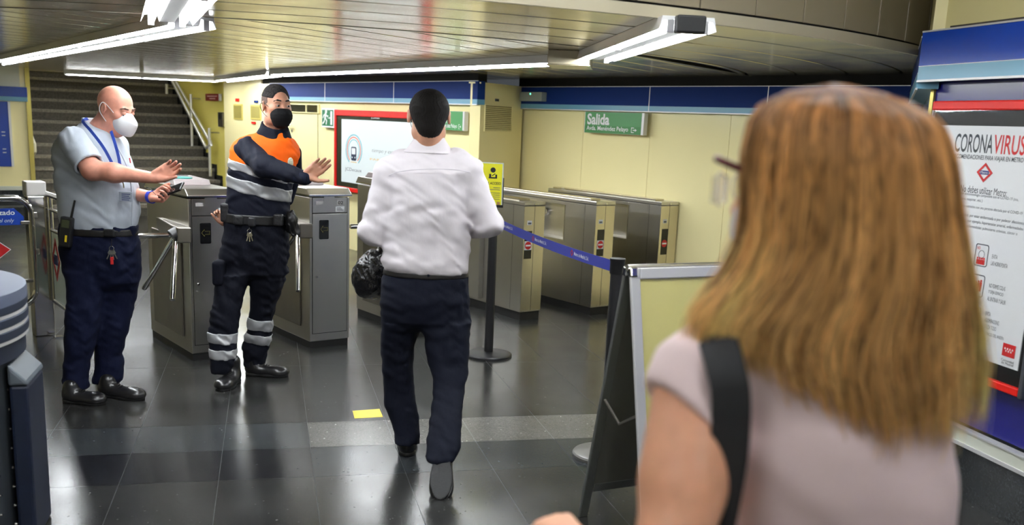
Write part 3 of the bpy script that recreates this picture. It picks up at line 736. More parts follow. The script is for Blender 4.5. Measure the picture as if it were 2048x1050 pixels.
# --- emergency light
s = Sign(wa(6.44, 0), UW, -UA, (1065, 193), 'emergency_light', 'translucent emergency light unit with a green lamp on the blue band', 'emergency light')
x0, z1 = s.uv(1044, 184); x1, z0 = s.uv(1087, 203)
b = MB(); b.prism(rrect(x0, x1, z0, z1, .012), -.03, .04); b.build('housing', mat('milky light cover', S(150, 158, 155), .12, coat=.6), s.t, bevel=.004)
b = MB(); b.prism(disc((x0 + x1) / 2 + .0, z1 - .02, .008), -.033, -.03); b.build('green_lamp', mat('green indicator lamp', S(60, 230, 150), .3, emit=(.1, 1, .5, 2.0)), s.t)

# --- door zone on the far wall
s = wallD((585, 250), 'door_1', None, None, .0); s.t['kind'] = 'structure'
dx0 = s.U(540); dx1 = s.U(636)
b = MB(); g = .006
for x in (dx0, dx1): b.box(x - g / 2, x + g / 2, -.002, 0, 0, 1.66)
b.box(dx0, dx1, -.002, 0, 1.655, 1.661); b.build('door_gap', gap_dark, s.t)
sbox(s, dx0 + g, dx1 - g, .01, 1.652, -.006, 0, 'door_leaf', wall_y, .002)
hx, hz = s.uv(583, 250)
b = MB(); b.tube([(hx, -.006, hz), (hx, -.06, hz), (hx + .02, -.065, hz), (hx + .12, -.065, hz)], .011, 10); b.build('door_handle', chrome, s.t, smooth=False)
kx, kz = s.uv(585, 262)
b = MB(); b.prism(disc(kx, kz, .02, None, 14), -.012, -.006); b.build('keyhole', steel_dark, s.t)
s = wallD((616, 218), 'transom_window', 'narrow dark glazed transom under the blue band right of the guard\'s head', 'window')
x0, z1 = s.uv(580, 209); x1, z0 = s.uv(656, 226); x1 = s.uv(640, 226)[0]
sbox(s, x0, x1, z0, z1, -.02, 0, 'glazing', mat('dark reflecting glass', S(52, 50, 38), .05, spec=1.0))
b = MB()
for x in (x0, (x0 + x1) / 2 + .1, x1): b.box(x - .012, x + .012, -.03, 0, z0 - .01, z1 + .01)
b.box(x0, x1, -.03, 0, z0 - .012, z0); b.box(x0, x1, -.03, 0, z1, z1 + .012); b.build('window_frame', wall_y, s.t)
def vent(px0, px1, py0, py1, label):
    s = wallD(((px0 + px1) / 2, py0), 'ventilation_grille', label, 'grille')
    x0, z1 = s.uv(px0, py0); x1, z0 = s.uv(px1, py1)
    sbox(s, x0, x1, z0, z1, -.012, 0, 'grille_frame', mat('olive grille', S(196, 180, 92), .5), .003)
    b = MB()
    for i in range(12):
        z = z0 + .03 + (z1 - z0 - .06) * i / 11; b.box(x0 + .03, x1 - .03, -.016, -.012, z - .006, z + .006)
    b.build('louvres', mat('olive louvres', S(150, 138, 70), .6), s.t)
vent(468, 486, 208, 240, 'left of the two small grilles on the far yellow wall left of the guard\'s head')
vent(502, 523, 209, 240, 'right of the two small grilles on the far wall, touching the guard\'s head')
def small(px0, px1, py0, py1, name, label, cat, m, dep=.02):
    s = wallD(((px0 + px1) / 2, py0), name, label, cat); x0, z1 = s.uv(px0, py0); x1, z0 = s.uv(px1, py1)
    sbox(s, x0, x1, z0, z1, -dep, 0, 'plate', m, .003); sbox(s, x0 + .02, x1 - .02, z0 + .02, z1 - .02, -dep - .003, -dep, 'inner_field', m); return s
small(473, 479, 197, 203, 'warning_plate', 'small red square plate high above the left far grille', 'plate', red)
small(510, 517, 201, 206, 'notice_plate', 'small blue plate above the right far grille', 'plate', blue_band)
small(505, 512, 243, 248, 'fire_plate', 'small red plate below the right far grille by the guard\'s cheek', 'plate', red)
# red sign, intercom and far handrail on the stair wall
s = Sign(wa(5.92, 0), UW, -UA, (430, 195), 'wall_sign', 'small dark red sign with pale lettering on the lemon wall above the handrail', 'sign')
x0, z1 = s.uv(413, 187.5); x1, z0 = s.uv(441, 202)
sbox(s, x0, x1, z0, z1, -.02, 0, 'plate', mat('oxblood sign face', S(130, 26, 20), .4), .003)
sbox(s, x1 - (x1 - x0) * .0, x1 + .05, z0, z1, -.03, 0, 'end_cap', alu)
b = MB()
for k, (f0, f1, zc) in enumerate(((.14, .86, .66), (.3, .72, .3))):
    W = x1 - x0; H = z1 - z0; xx = x0 + W * f0
    i = 0
    while xx < x0 + W * f1:
        l = W * (.03 + .03 * ((i * 7) % 3)); b.box(xx, min(xx + l, x0 + W * f1), -.022, -.02, z0 + H * (zc - .08), z0 + H * (zc + .08)); xx += l + W * .015; i += 1
b.build('sign_print', mat('pale red print', S(215, 170, 160), .5), s.t)
s = Sign(wa(5.92, 0), UW, -UA, (444, 240), 'intercom', 'narrow steel intercom panel on the lemon wall at the end of the stairs', 'intercom')
x0, z1 = s.uv(439, 224); x1, z0 = s.uv(449, 254); sbox(s, x0, x1, z0, z1, -.03, 0, 'plate', steel_dark, .004)
b = MB(); b.prism(disc((x0 + x1) / 2, z0 + (z1 - z0) * .7, .05, None, 16), -.034, -.03); b.build('loudspeaker', black, s.t)
# stair handrail on posts
RW = wa(SW1 - .16, 0)
hp = lambda x, y: onplane(x, y, RW, UW)
t = thing('handrail', wa(SW1 - .16, ST0), 0, 'double steel handrail on posts climbing the right side of the stairs', 'handrail')
base = t.location.copy()
def rel(v): return v - base
d_up = (hp(356.6, 171.6) - hp(416, 276)).normalized(); d_lo = (hp(348.8, 171.6) - hp(410, 292)).normalized()
A_, B_ = hp(416, 276), hp(411, 293)
cu = []
for i in range(9):
    th = math.radians(-50 + 200 * i / 8)
    mid = (A_ + B_) / 2; r = (A_ - B_).length / 2
b = MB(); F = -UA
pts = [A_ + d_up * 5.5, A_, A_ + F * .09 + Vector((0, 0, -.04)), A_ + F * .13 + Vector((0, 0, -.10)), B_ + F * .12 + Vector((0, 0, -.0)), B_ + F * .04 + Vector((0, 0, -.02)), B_, B_ + d_lo * 5.5]
b.tube([rel(p) for p in pts], .025, 12); b.build('rail', rail_m, t, autosmooth=50)
for (x, y0, y1) in ((381.5, 188, 294), (418.5, 256, 352), (333, 168, 197)):
    b = MB(); P = hp(x, y0); Q = hp(x, y1); Q.x, Q.y = P.x, P.y; b.tube([rel(P), rel(Q)], .024, 12); b.build('post', rail_m, t, autosmooth=50)
    b = MB(); b.tube([rel(P + Vector((0, 0, -.07)) - UW * .02), rel(P + Vector((0, 0, -.07)) + UW * .16)], .012, 8); b.build('bracket', steel, t)
# left wall handrail end
LW = wa(SW0 + .14, 0); hl = lambda x, y: onplane(x, y, LW, UW)
A_, B_ = hl(63, 226), hl(80, 268)
t = thing('handrail', (A_.x, A_.y, 0), 0, 'short visible end of a handrail on the left side of the stairs', 'handrail'); base = t.location.copy()
t.location = base; dd = (A_ - B_).normalized()
p0_ = wa(SW0 + .08, (A_).dot(UA)); q_ = lambda a, z: rel(wa(SW0 + .08, a, z))
a0_ = 15.75; z0_ = onplane(80, 268, wa(SW0 + .08, 0), UW).z if abs(onplane(80, 268, wa(SW0 + .08, 0), UW).z) < 3 else 1.1
z0_ = 1.10
b = MB(); b.tube([q_(a0_ + 4, z0_ + 4 * RI / TR), q_(a0_, z0_), q_(a0_ - .12, z0_ - .07), q_(a0_ - .12, z0_ - .17), q_(a0_ - .02, z0_ - .22), q_(a0_ + .15, z0_ - .16), q_(a0_ + 4, z0_ - .14 + 3.85 * RI / TR)], .026, 10); b.build('rail', mat('cream rail', S(205, 200, 178), .35), t, autosmooth=50)
b = MB(); b.tube([q_(a0_ + .05, z0_), q_(a0_ + .05, z0_) - UW * .10], .014, 8); b.build('bracket', steel_reflect, t)
# --- blue information sign on the left wall
s = Sign(wa(0, ST0 - .03), UA, UW, (10, 260), 'information_panel', 'tall blue information panel with white lines of print at the left edge', 'sign')
x1, z1 = s.uv(15, 203); _, z0 = s.uv(21, 333); x0 = x1 - .75
sbox(s, x0, x1, z0, z1, 0, .03, 'panel', mat('information blue', S(28, 66, 165), .3)); sbox(s, x1, x1 + .03, z0, z1, -.004, .03, 'edge_strip', alu)
b = MB()
for py, f in ((228, .45), (255, .75), (259, .6), (264, .8), (267, .5), (271, .8), (274, .4), (298, .8), (300, .5), (305, .8), (307, .5)):
    z = s.uv(8, py)[1]; xx = x1 - .55; i = 0
    while xx < x1 - .55 + .60 * f:
        b.box(xx, xx + .045, -.001, 0, z - .006, z + .006); xx += .055 + .02 * (i % 3); i += 1
b.build('lines_of_print', ink_white, s.t)
# --- ceiling-hung speaker box and camera
P = onz(636, 172, ZC)
t = thing('loudspeaker_box', (P.x, P.y, ZC), TH, 'pale box loudspeaker hanging from the ceiling right of the guard\'s head', 'loudspeaker')
q0 = onplane(618, 187, P, HV); q1 = onplane(652, 187, P, HV); wv = (q1 - q0).length / 2 * .9
b = MB(); b.box(-wv, wv, -wv, wv, q0.z - ZC, .004); b.build('case', mat('pale grey box', S(190, 192, 184), .4), t, bevel=.01)
b = MB(); b.box(-wv * .8, wv * .8, -wv * .8, wv * .8, q0.z - ZC - .006, q0.z - ZC); b.build('grille', beige_panel, t)
P = onz(523, 170, ZC); t = thing('camera', (P.x, P.y, ZC), TH, 'small grey security camera hung from the ceiling behind the guard\'s head', 'security camera')
b = MB(); b.box(-.05, .05, -.12, .1, -.13, -.04); b.box(-.015, .015, -.015, .015, -.04, .005); b.build('case', mat('pale grey box', (0, 0, 0)), t, bevel=.006)
b = MB(); b.tube([(-.03, -.12, -.09), (-.03, -.16, -.09)], .03, 14); b.build('lens', black, t)

# ================================================================== health poster on the right wall
XP = XR - .055
s = Sign((XP, 0, 0), (1, 0, 0), (0, -1, 0), (1955, 400), 'health_poster_frame', 'red and black wall frame holding the white CORONAVIRUS poster', 'poster')
x0, z1 = s.uv(1870, 202.5); x1, z0 = s.uv(2045, 797)
z0 = s.uv(2033, 793)[1]
sx0, sz1 = s.uv(1873, 250); sx1, sz0 = s.uv(2033, 742)
b = MB(); b.box(x0, x1 - .02, -.012, .055, z1 - .042, z1); b.build('top_bar', red, s.t, bevel=.006)
b = MB(); b.box(x0, x1 - .02, -.012, .055, z0, z0 + .036); b.build('bottom_bar', red, s.t, bevel=.006)
sbox(s, x0 + .004, x1 - .02, z0 + .036, z1 - .042, .008, .055, 'black_mount', mat('satin black board', (.008, .008, .009), .35, spec=.25))
sbox(s, x0 - .002, x0 + .004, z0, z1, -.005, .055, 'side_strip', alu)
b = MB(); b.prism([(-.014, z0 - .004), (-.014, z1), (.055, z1), (.055, z0 - .004)], x1 - .02, x1 + .006, plane='yz'); b.build('side_strip', mat('dark grey strip', S(90, 92, 100), .35, .5), s.t, bevel=.006)
sh = sbox(s, sx0, sx1, sz0, sz1, .004, .008, 'poster_sheet', white_p)
sbox(s, x0 + .004, x1 - .02, z0 + .036, z1 - .042, -.004, -.002, 'glass_cover', mat('clear cover sheet', (1, 1, 1), .02, spec=.2, trans=1, alpha=.07))
scx = (sx0 + sx1) / 2; SWd = sx1 - sx0
zz = lambda y, x=1955: s.uv(x, y)[1]
yl = .0032
uu = lambda x, y: s.uv(x, y)[0]
cL = uu(1909, 287); cM = uu(1985, 290); cR = scx * 2 - cL
zt, zb2 = zz(268), zz(306)
text('CORONA', s.t, cL, cM, zb2, zt, mat('charcoal print', S(60, 66, 72), .5), yl, thick=.012); text('VIRUS', s.t, cM + .003, cR, zb2, zt, ink_red, yl, thick=.012)
text('RECOMENDACIONES PARA VIAJAR EN METRO', s.t, cL, cR, zz(322), zz(310), mat('charcoal print', (0, 0, 0)), yl, thick=.008)
metro_mark(s.t, scx, zz(344), .052, .043, yl)
text('No debes utilizar Metro:', s.t, uu(1920, 380), uu(2013, 382), zz(387), zz(373), mat('charcoal print', (0, 0, 0)), yl)
def para(x0, lines, y0, dy, m=ink_grey, h=.7, cw=1.0):
    for i, l in enumerate(lines):
        za = zz(y0 + i * dy); zb_ = zz(y0 + i * dy + dy * h)
        text(l, s.t, x0, x0 + len(l) * (za - zb_) * .44 * cw, zb_, za, m, yl)
px0 = uu(1885, 385)
yy = 386
para(px0, ['Si presentas cualquier sintomatología compatible con el COVID-19 (tos,', 'fiebre, dificultad para respirar, etc.)'], 387, 10.5)
para(px0, ['Si has estado en contacto estrecho con una persona afectada por el COVID-19'], 412, 10.5)
para(px0, ['Si eres vulnerable por edad, por estar embarazada o por padecer afecciones', 'médicas anteriores (como, por ejemplo, hipertensión arterial, enfermedades', 'cardiovasculares, diabetes, enfermedades pulmonares crónicas, cáncer o', 'inmunodepresión).'], 430, 11.0)
for k, y in enumerate((386, 412, 431)):
    b = MB(); b.prism(disc(px0 - .022, zz(y + 4), .009, None, 14), yl - .001, yl); b.build('bullet_dot', ink_red, s.t)
def icon(px, py0, py1, kind):
    x0, z1 = s.uv(px, py0); z0 = s.uv(px, py1)[1]; w = (z1 - z0) * .86
    b = MB(); A = rrect(x0, x0 + w, z0, z1, .012); B_ = rrect(x0 + .004, x0 + w - .004, z0 + .004, z1 - .004, .009)
    for i in range(len(A)):
        j = (i + 1) % len(A); b.prism([A[i], A[j], B_[j], B_[i]], yl - .001, yl)
    ic = b.build('icon_frame', ink_grey, s.t)
    if kind != 'mask': text('NO', s.t, x0 + w * .12, x0 + w * .36, z1 - w * .3, z1 - w * .14, ink_red, yl - .0005, thick=.01)
    b = MB()
    if kind == 'clock':
        arc_band(b, x0 + w * .5, z0 + w * .62, w * .20, w * .225, 0, 360, yl - .001, yl, 24)
        b.build('icon_clock', ink_grey, s.t); b = MB()
        for i in range(4):
            b.prism(disc(x0 + w * (.26 + .16 * i), z0 + w * .42, w * .06, None, 10), yl - .0015, yl - .0005); b.box(x0 + w * (.19 + .16 * i), x0 + w * (.33 + .16 * i), yl - .0015, yl - .0005, z0 + w * .1, z0 + w * .35)
    elif kind == 'queue':
        for i in range(4):
            cx_ = x0 + w * (.24 + .17 * i); zz_ = z0 + w * (.16 + .05 * i)
            b.prism(disc(cx_, zz_ + w * .55, w * .06, None, 10), yl - .0015, yl - .0005); b.box(cx_ - w * .07, cx_ + w * .07, yl - .0015, yl - .0005, zz_ + w * .2, zz_ + w * .48)
            b.box(cx_ - w * .06, cx_ - w * .01, yl - .0015, yl - .0005, zz_, zz_ + w * .2); b.box(cx_ + w * .01, cx_ + w * .06, yl - .0015, yl - .0005, zz_, zz_ + w * .2)
    else:
        for i in range(3):
            cx_ = x0 + w * (.28 + .22 * i); zz_ = z0 + w * (.2 + .1 * (i % 2))
            b.prism(disc(cx_, zz_ + w * .5, w * .08, None, 12), yl - .0015, yl - .0005); b.box(cx_ - w * .1, cx_ + w * .1, yl - .0015, yl - .0005, zz_, zz_ + w * .4)
    b.build('icon_people', ink_red, s.t)
    return x0 + w
cols = ((1857, 473, 514), (1850, 530, 575), (1843, 592, 640))
e = icon(1952, 486, 531, 'clock'); xt = uu(1984, 505)
para(xt, ['EVITA', 'LAS HORAS PUNTA'], 503, 13.5, h=.62, cw=.85)
e = icon(1944, 546, 591, 'queue'); para(uu(1978, 565), ['NO FORMES COLAS', 'Y DEJA ESPACIO', 'AL ENTRAR Y SALIR'], 561, 13.3, h=.62, cw=.85)
e = icon(1936, 608, 654, 'people'); para(uu(1970, 625), ['EVITA', 'AGLOMERACIONES', 'UTILIZA TODO', 'EL ESPACIO DEL ANDÉN'], 618, 13.0, h=.62, cw=.85)
e = icon(1870, 472, 515, 'mask'); para(uu(1902, 490), ['ES OBLIGATORIO', 'EL USO DE', 'MASCARILLA'], 481, 13.3, h=.62, cw=.8)
para(uu(1894, 555), ['MANTÉN LA DISTANCIA', 'SOCIAL DE 2 METROS'], 540, 13.0, h=.62, cw=.5)
# regional emblem
x0_, zt_ = s.uv(2006, 685); x1_, zb_ = s.uv(2027, 718)
b = MB(); b.box(x0_, x1_, yl - .001, yl, zb_, zt_); em = b.build('emblem_flag', ink_red, s.t)
b = MB(); W = x1_ - x0_; H = zt_ - zb_
def star(b, cx, cz, r, y):
    P = [(cx + (r if i % 2 == 0 else r * .4) * math.sin(i * math.pi / 5), cz + (r if i % 2 == 0 else r * .4) * math.cos(i * math.pi / 5)) for i in range(10)]; b.prism(P, y - .001, y)
for i in range(4): star(b, x0_ + W * (.2 + .2 * i), zb_ + H * .60, W * .075, yl - .001)
for i in range(3): star(b, x0_ + W * (.3 + .2 * i), zb_ + H * .42, W * .075, yl - .001)
b.build('emblem_stars', ink_white, em)
text('Comunidad', s.t, x0_, x1_, zz(725, 2015), zz(720, 2015), ink, yl); text('de Madrid', s.t, x0_ + W * .05, x1_, zz(731, 2015), zz(726, 2015), ink, yl)

# ================================================================== barriers and gate at the left
cap_m = mat('pale plastic cap', S(206, 204, 200), .4)
t = thing('gate_post', wa(1.50, 7.55), TH, 'square steel gate post with a pale cap left of the bald man', 'post')
b = MB(); b.box(-.065, .065, -.06, .06, 0, .985); b.build('column', chrome, t, bevel=.006)
b = MB(); b.box(-.07, .058, -.066, .066, .985, 1.085); b.build('cap', cap_m, t, bevel=.008)
WB = 1.565
pb = lambda x, y: onplane(x, y, wa(WB, 0), UW)
t = thing('glazed_barrier', wa(WB, 7.50), TH, 'steel-framed glass barrier with a red rhombus behind the bald man\'s hip', 'barrier')
b = MB()
Lb = 1.14
def bar(p, q, r, nm='rail', mt=chrome, tt=None, n=12):
    b = MB(); b.tube([p, q], r, n); return b.build(nm, mt, tt or t, autosmooth=50)
bar((0, 0, 1.00), (0, -Lb, 1.00), .020); bar((0, 0, .90), (0, -Lb, .90), .012)
bar((0, -.06, .25), (0, -.06, 1.0), .018, 'upright'); bar((0, -Lb, .0), (0, -Lb, 1.0), .022, 'upright')
z_hi = pb(100, 458).z; z_lo = pb(108, 600).z
bar((0, -.06, z_hi), (0, -Lb, z_hi), .014); bar((0, -.06, z_lo), (0, -Lb, z_lo), .018)
b = MB(); b.box(-.004, .004, -Lb + .03, -.08, z_lo + .02, z_hi - .015); b.build('glass_pane', mat('greenish glass', (.72, .82, .78), .06, trans=.5, alpha=.75), t)
# rhombus on the glass, facing the passage (local -x)
e_ = thing('tmp', (0, 0, 0)); bpy.data.objects.remove(e_)
rh = onplane(112, 520, wa(WB - .006, 0), UW); ly = (rh - wa(WB, 7.50)).dot(UA)
b = MB(); rx, rz_ = .115, .15
for k in range(4):
    A = rhomb(ly, rh.z, rx, rz_); B_ = rhomb(ly, rh.z, rx * .66, rz_ * .66); j = (k + 1) % 4
    b.prism([A[k], A[j], B_[j], B_[k]], -.0065, -.0045, plane='yz')
b.build('metro_rhombus', ink_red, t)
b = MB(); b.prism([(ly - rx * .5, rh.z - .035), (ly + rx * .5, rh.z - .035), (ly + rx * .5, rh.z + .035), (ly - rx * .5, rh.z + .035)], -.008, -.0065, plane='yz'); b.build('rhombus_bar', ink_blue, t)
b = MB(); b.box(-.03, .03, -.13, -.06, 0, .01); b.build('foot', chrome, t)
# swing gate
PG = wa(0, 7.50)
s = Sign(PG, UA, UW, (62, 500), 'swing_gate', 'tubular steel swing gate with a clear panel at the left edge', 'gate')
g_ = s.uv
xr, zt_ = g_(61, 395)[0], g_(40, 396)[1]; zb_ = g_(40, 611)[1]; xl = xr - 1.0
b = MB(); R_ = .11; P = []
for cx_, cz_, a_ in ((xr - R_, zt_ - R_, 0), (xl + R_, zt_ - R_, 90), (xl + R_, zb_ + R_, 180), (xr - R_, zb_ + R_, 270)):
    for i in range(7):
        th = math.radians(a_ + 15 * i); P.append((cx_ + R_ * math.cos(th), 0, cz_ + R_ * math.sin(th)))
b.tube(P, .021, 14, closed=True, flat=(0, 1, 0)); b.build('gate_frame', chrome, s.t, autosmooth=60)
sbox(s, xl + .04, xr - .045, zb_ + .05, zt_ - .05, -.003, .003, 'clear_panel', mat('clear acrylic', (.9, .95, .93), .04, trans=1, alpha=.25))
for py in (445, 562):
    hx, hz = g_(50, py); sbox(s, hx - .03, xr, hz - .012, hz + .012, -.012, .012, 'clamp', steel_dark, .004)
for py in (430, 503):
    hz = g_(66, py)[1]; sbox(s, xr, xr + .035, hz - .02, hz + .02, -.015, .015, 'hinge', steel, .004)
ax, az1 = g_(0, 417); bx = g_(28, 417)[0]; cx_, cz_ = g_(47, 433); _, cz2 = g_(47, 444); _, az0 = g_(20, 450); bx2 = g_(43, 450)[0]
b = MB(); x_l = ax - .38
b.prism([(x_l, az1), (bx, az1), (cx_, cz_), (cx_, cz2), (bx2, az0), (x_l, az0)], -.006, -.003); ar = b.build('arrow_sign', mat('information blue', (0, 0, 0)), s.t)
text('autorizado', s.t, g_(-45, 425)[0], g_(29, 425)[0], g_(10, 430)[1], g_(10, 420)[1], ink_white, -.007, thick=.02)
text('personnel only', s.t, g_(-42, 442)[0], g_(28, 442)[0], g_(10, 447)[1], g_(10, 437)[1], ink_white, -.007, shear=.25)
rx_, rz0 = g_(20, 499); rcx = g_(-8, 499)[0]
b = MB(); r_ = rx_ - rcx; b.prism(rhomb(rcx, rz0, r_ * 1.08, r_ * .86), -.0045, -.003); b.build('rhombus_edge', ink_white, s.t)
b = MB(); b.prism(rhomb(rcx, rz0, r_, r_ * .78), -.006, -.0045); b.build('metro_rhombus', ink_red, s.t)

# ================================================================== round counter and bin, lower left
t = thing('round_counter', (-1.485, 3.95, 0), 0, 'riveted round metal counter with banded rim at the left edge', 'counter')
rim = mat('blue grey painted metal', S(84, 92, 112), .5, .0)
b = MB(); b.lathe([(0, .952), (.585, .952), (.598, .948), (.600, .93), (.600, .905)], n=96); b.build('counter_top', rim, t, autosmooth=30)
b = MB(); zz_ = .905
for k, (z1_, z0_) in enumerate(((.905, .880), (.858, .832), (.812, .785))): b.lathe([(.585, z1_ + .02), (.600, z1_), (.600, z0_), (.585, z0_ - .02)], n=96)
b.lathe([(.585, .95), (.585, .70), (.56, .69)], n=96); b.build('rim_band', mat('dark blue grey rim', S(50, 58, 76), .4, .3), t, autosmooth=30)
for z_ in (.869, .822, .775):
    b = MB(); b.lathe([(.588, z_ + .008), (.597, z_ + .006), (.597, z_ - .006), (.588, z_ - .008)], n=96); b.build('chrome_strip', alu, t, autosmooth=30)
b = MB(); b.lathe([(.560, .70), (.552, .0)], n=96); b.build('drum', mat('dull grey drum', S(78, 84, 90), .38, .5), t, autosmooth=30)
b = MB()
for i in range(0, 60):
    a = math.radians(-90 + i * 3.4)
    for z_ in (.05, .16, .27, .38, .49, .60):
        off = .5 * math.radians(3.4) * (int(round(z_ / .11)) % 2)
    for z_, mod in ((.02, 0),): pass
for a in range(-60, 80, 10):
    for k in range(9):
        th = math.radians(a + (k % 2) * 0); r = .553 + .0005; z_ = .06 + k * .075
        c_ = (r * math.cos(th), r * math.sin(th), z_); b.tube([(c_[0] * .995, c_[1] * .995, z_), (c_[0] * 1.012, c_[1] * 1.012, z_)], [.008, .004], 8)
o = b.build('rivets', chrome, t); o['kind'] = 'stuff'
t = thing('waste_bin', (-.89, 3.94, 0), 0, 'slim dark blue bin with a sloping grey top beside the round counter', 'bin')
b = MB(); b.hexa([(-.033, -.13, 0), (.03, -.13, 0), (.03, .14, 0), (-.033, .14, 0), (-.033, -.13, .61), (.03, -.13, .61), (.03, .14, .61), (-.033, .14, .61)]); b.build('bin_body', mat('navy plastic', S(24, 32, 52), .45, noise=(20, .15)), t, bevel=.012)
b = MB(); b.hexa([(-.034, -.135, .61), (.034, -.135, .61), (.034, .145, .61), (-.034, .145, .61), (-.034, -.135, .69), (.026, -.135, .63), (.026, .145, .63), (-.034, .145, .69)]); b.build('bin_lid', mat('grey plastic', S(88, 96, 104), .4), t, bevel=.01)

# ================================================================== floor marking, stanchions, belt, A-board
b = MB(); P = [onz(*q) for q in ((709, 837), (766, 834), (759, 818), (705, 822))]; c_ = sum(P, Vector()) / 4
tp = b.add([(*(p - c_).xy, .0003) for p in P] + [(*(p - c_).xy, .0012) for p in P], [(3, 2, 1, 0), (4, 5, 6, 7), (0, 1, 5, 4), (1, 2, 6, 5), (2, 3, 7, 6), (3, 0, 4, 7)]).build('floor_sticker', mat('yellow floor tape', S(238, 208, 40), .4))
tp.location = (c_.x, c_.y, 0); tag(tp, 'yellow rectangular tape stuck on the dark floor', 'floor marking')
blk = mat('satin black post', (.018, .018, .02), .35)
def stanchion(x, y, label, basem, r=.165):
    t = thing('belt_post', (x, y, 0), 0, label, 'post', 'belt posts')
    b = MB(); b.lathe([(0, .028), (.03, .034), (.05, .028), (r - .03, .026), (r - .006, .02), (r, .012), (r, 0)], n=64); b.build('base', basem, t, autosmooth=35)
    b = MB(); b.lathe([(.031, .03), (.031, .93)], n=32); b.build('pole', blk, t, autosmooth=35)
    b = MB(); b.lathe([(.034, .925), (.036, .93), (.036, .985), (.038, .988), (.038, 1.0), (.0, 1.002)], n=32); b.build('belt_head', black, t, autosmooth=35)
    return t
s1 = stanchion(1.503, 6.70, 'black belt post with the yellow notice on it behind the white-shirted man', blk)
s2 = stanchion(1.635, 4.52, 'belt post with a grey base hidden behind the folding board', mat('grey rubber foot', S(110, 108, 104), .35, .3))
# belt
A = Vector((1.503, 6.70, 0)); B = Vector((1.635, 4.52, 0)); d = (B - A).normalized(); A2 = A + d * .036; B2 = B - d * .036; Lh = (B2 - A2).length
t = thing('barrier_belt', A2, math.atan2(d.y, d.x), 'blue retractable belt printed Metro de Madrid between the two belt posts', 'belt')
b = MB(); N = 24; vs = []; zc = lambda u: .955 - .018 * 4 * u * (1 - u)
for i in range(N + 1):
    u = i / N
    for y, dz in ((-.0008, -.028), (-.0008, .028), (.0008, .028), (.0008, -.028)): vs.append((u * Lh, y, zc(u) + dz))
fs = [(4 * i + k, 4 * i + (k + 1) % 4, 4 * i + 4 + (k + 1) % 4, 4 * i + 4 + k) for i in range(N) for k in range(4)] + [(0, 1, 2, 3), (4 * N + 3, 4 * N + 2, 4 * N + 1, 4 * N)]
b.add(vs, fs).build('webbing', mat('royal blue webbing', S(52, 62, 165), .55), t)
for u in (.08, .40, .72):
    x_ = u * Lh; z_ = zc(u + .05)
    b = MB()
    for k in range(4):
        A_ = rhomb(x_, z_, .022, .018); B_ = rhomb(x_, z_, .014, .011); j = (k + 1) % 4; b.prism([A_[k], A_[j], B_[j], B_[k]], -.0016, -.0009)
    b.build('metro_rhombus', ink_red, t); text('Metro de Madrid, S.A.', t, x_ + .035, x_ + .25, z_ - .012, z_ + .011, ink_white, -.0012, thick=.01)
# notice frame on top of the left post
P = onz(982, 365, 1.2)
t = thing('access_notice', (1.503, 6.70, 0), -math.radians(14) - .05, 'yellow access notice in a clear and black frame on the belt post', 'sign')
h_ = lambda x, y: (at(x, y, Vector((1.503, 6.66, 0)).dot(HV)))
def hu(x, y): p = h_(x, y); return (p - Vector((1.503, 6.70, 0))).dot(Vector((math.cos(-math.radians(14) - .05), math.sin(-math.radians(14) - .05), 0)))
x1 = hu(1006, 370); x0 = x1 - .235; z1 = h_(985, 325).z; z0 = h_(985, 413).z
y_ = -.04
def nb(x0, x1, z0, z1, y0, y1, nm, m, bv=0): b = MB(); b.box(x0, x1, y0, y1, z0, z1); return b.build(nm, m, t, bevel=bv)
b = MB(); b.box(x0 - .006, x1 + .006, y_, y_ + .012, z0 - .006, z0 + .012); b.box(x1, x1 + .006, y_, y_ + .012, z0 + .012, z0 + (z1 - z0) * .66); b.box(x0 - .006, x0, y_, y_ + .012, z0 + .012, z0 + (z1 - z0) * .66); b.build('holder', black, t, bevel=.001)
nb(x0, x1, z0 + .01, z1, y_ + .004, y_ + .008, 'backing_sheet', mat('clear pocket', S(215, 222, 214), .2))
nb(x0 + .004, x1 - .008, z0 + .012, z1 - .008, y_ + .002, y_ + .004, 'notice_sheet', mat('fluorescent yellow sheet', S(236, 230, 40), .5))
b = MB(); b.tube([(0, 0, 1.0), (0, -.02, z0 + .01)], .008, 8); b.build('stem', black, t)
W = x1 - x0; H = z1 - z0; fx = x1 - W * .30; yl2 = y_ + .0015
b = MB(); b.prism(disc(fx, z1 - H * .17, W * .075, None, 16), yl2 - .0005, yl2 + .0003)
b.box(fx - W * .12, fx + W * .12, yl2 - .0005, yl2 + .0003, z1 - H * .36, z1 - H * .33); b.box(fx + W * .07, fx + W * .12, yl2 - .0005, yl2 + .0003, z1 - H * .36, z1 - H * .27); b.box(fx - W * .11, fx - W * .05, yl2 - .0005, yl2 + .0003, z1 - H * .34, z1 - H * .26)
b.prism([(fx - W * .02, z1 - H * .31), (fx + W * .07, z1 - H * .26), (fx + W * .06, z1 - H * .24), (fx - W * .03, z1 - H * .29)], yl2 - .0005, yl2 + .0003)
b.build('pictogram', ink, t)
text('CONTROL DE ACCESO', t, x1 - W * .92, x1 - W * .06, z1 - H * .50, z1 - H * .44, ink, yl2, thick=.02)
b = MB()
for k, f in enumerate((.25, .46, .62, .82, .78, .3)):
    z_ = z1 - H * (.57 + .045 * k + (.03 if k > 1 else 0)); b.box(x1 - W * (.08 + f * .8), x1 - W * .08, yl2 - .0005, yl2 + .0003, z_ - .0018, z_ + .0018)
b.build('lines_of_print', ink_grey, t)
nb(x1 - W * .16, x1 - W * .07, z0 + H * .04, z0 + H * .11, yl2 - .0005, yl2, 'emblem', mat('brown print', S(170, 130, 70), .5))

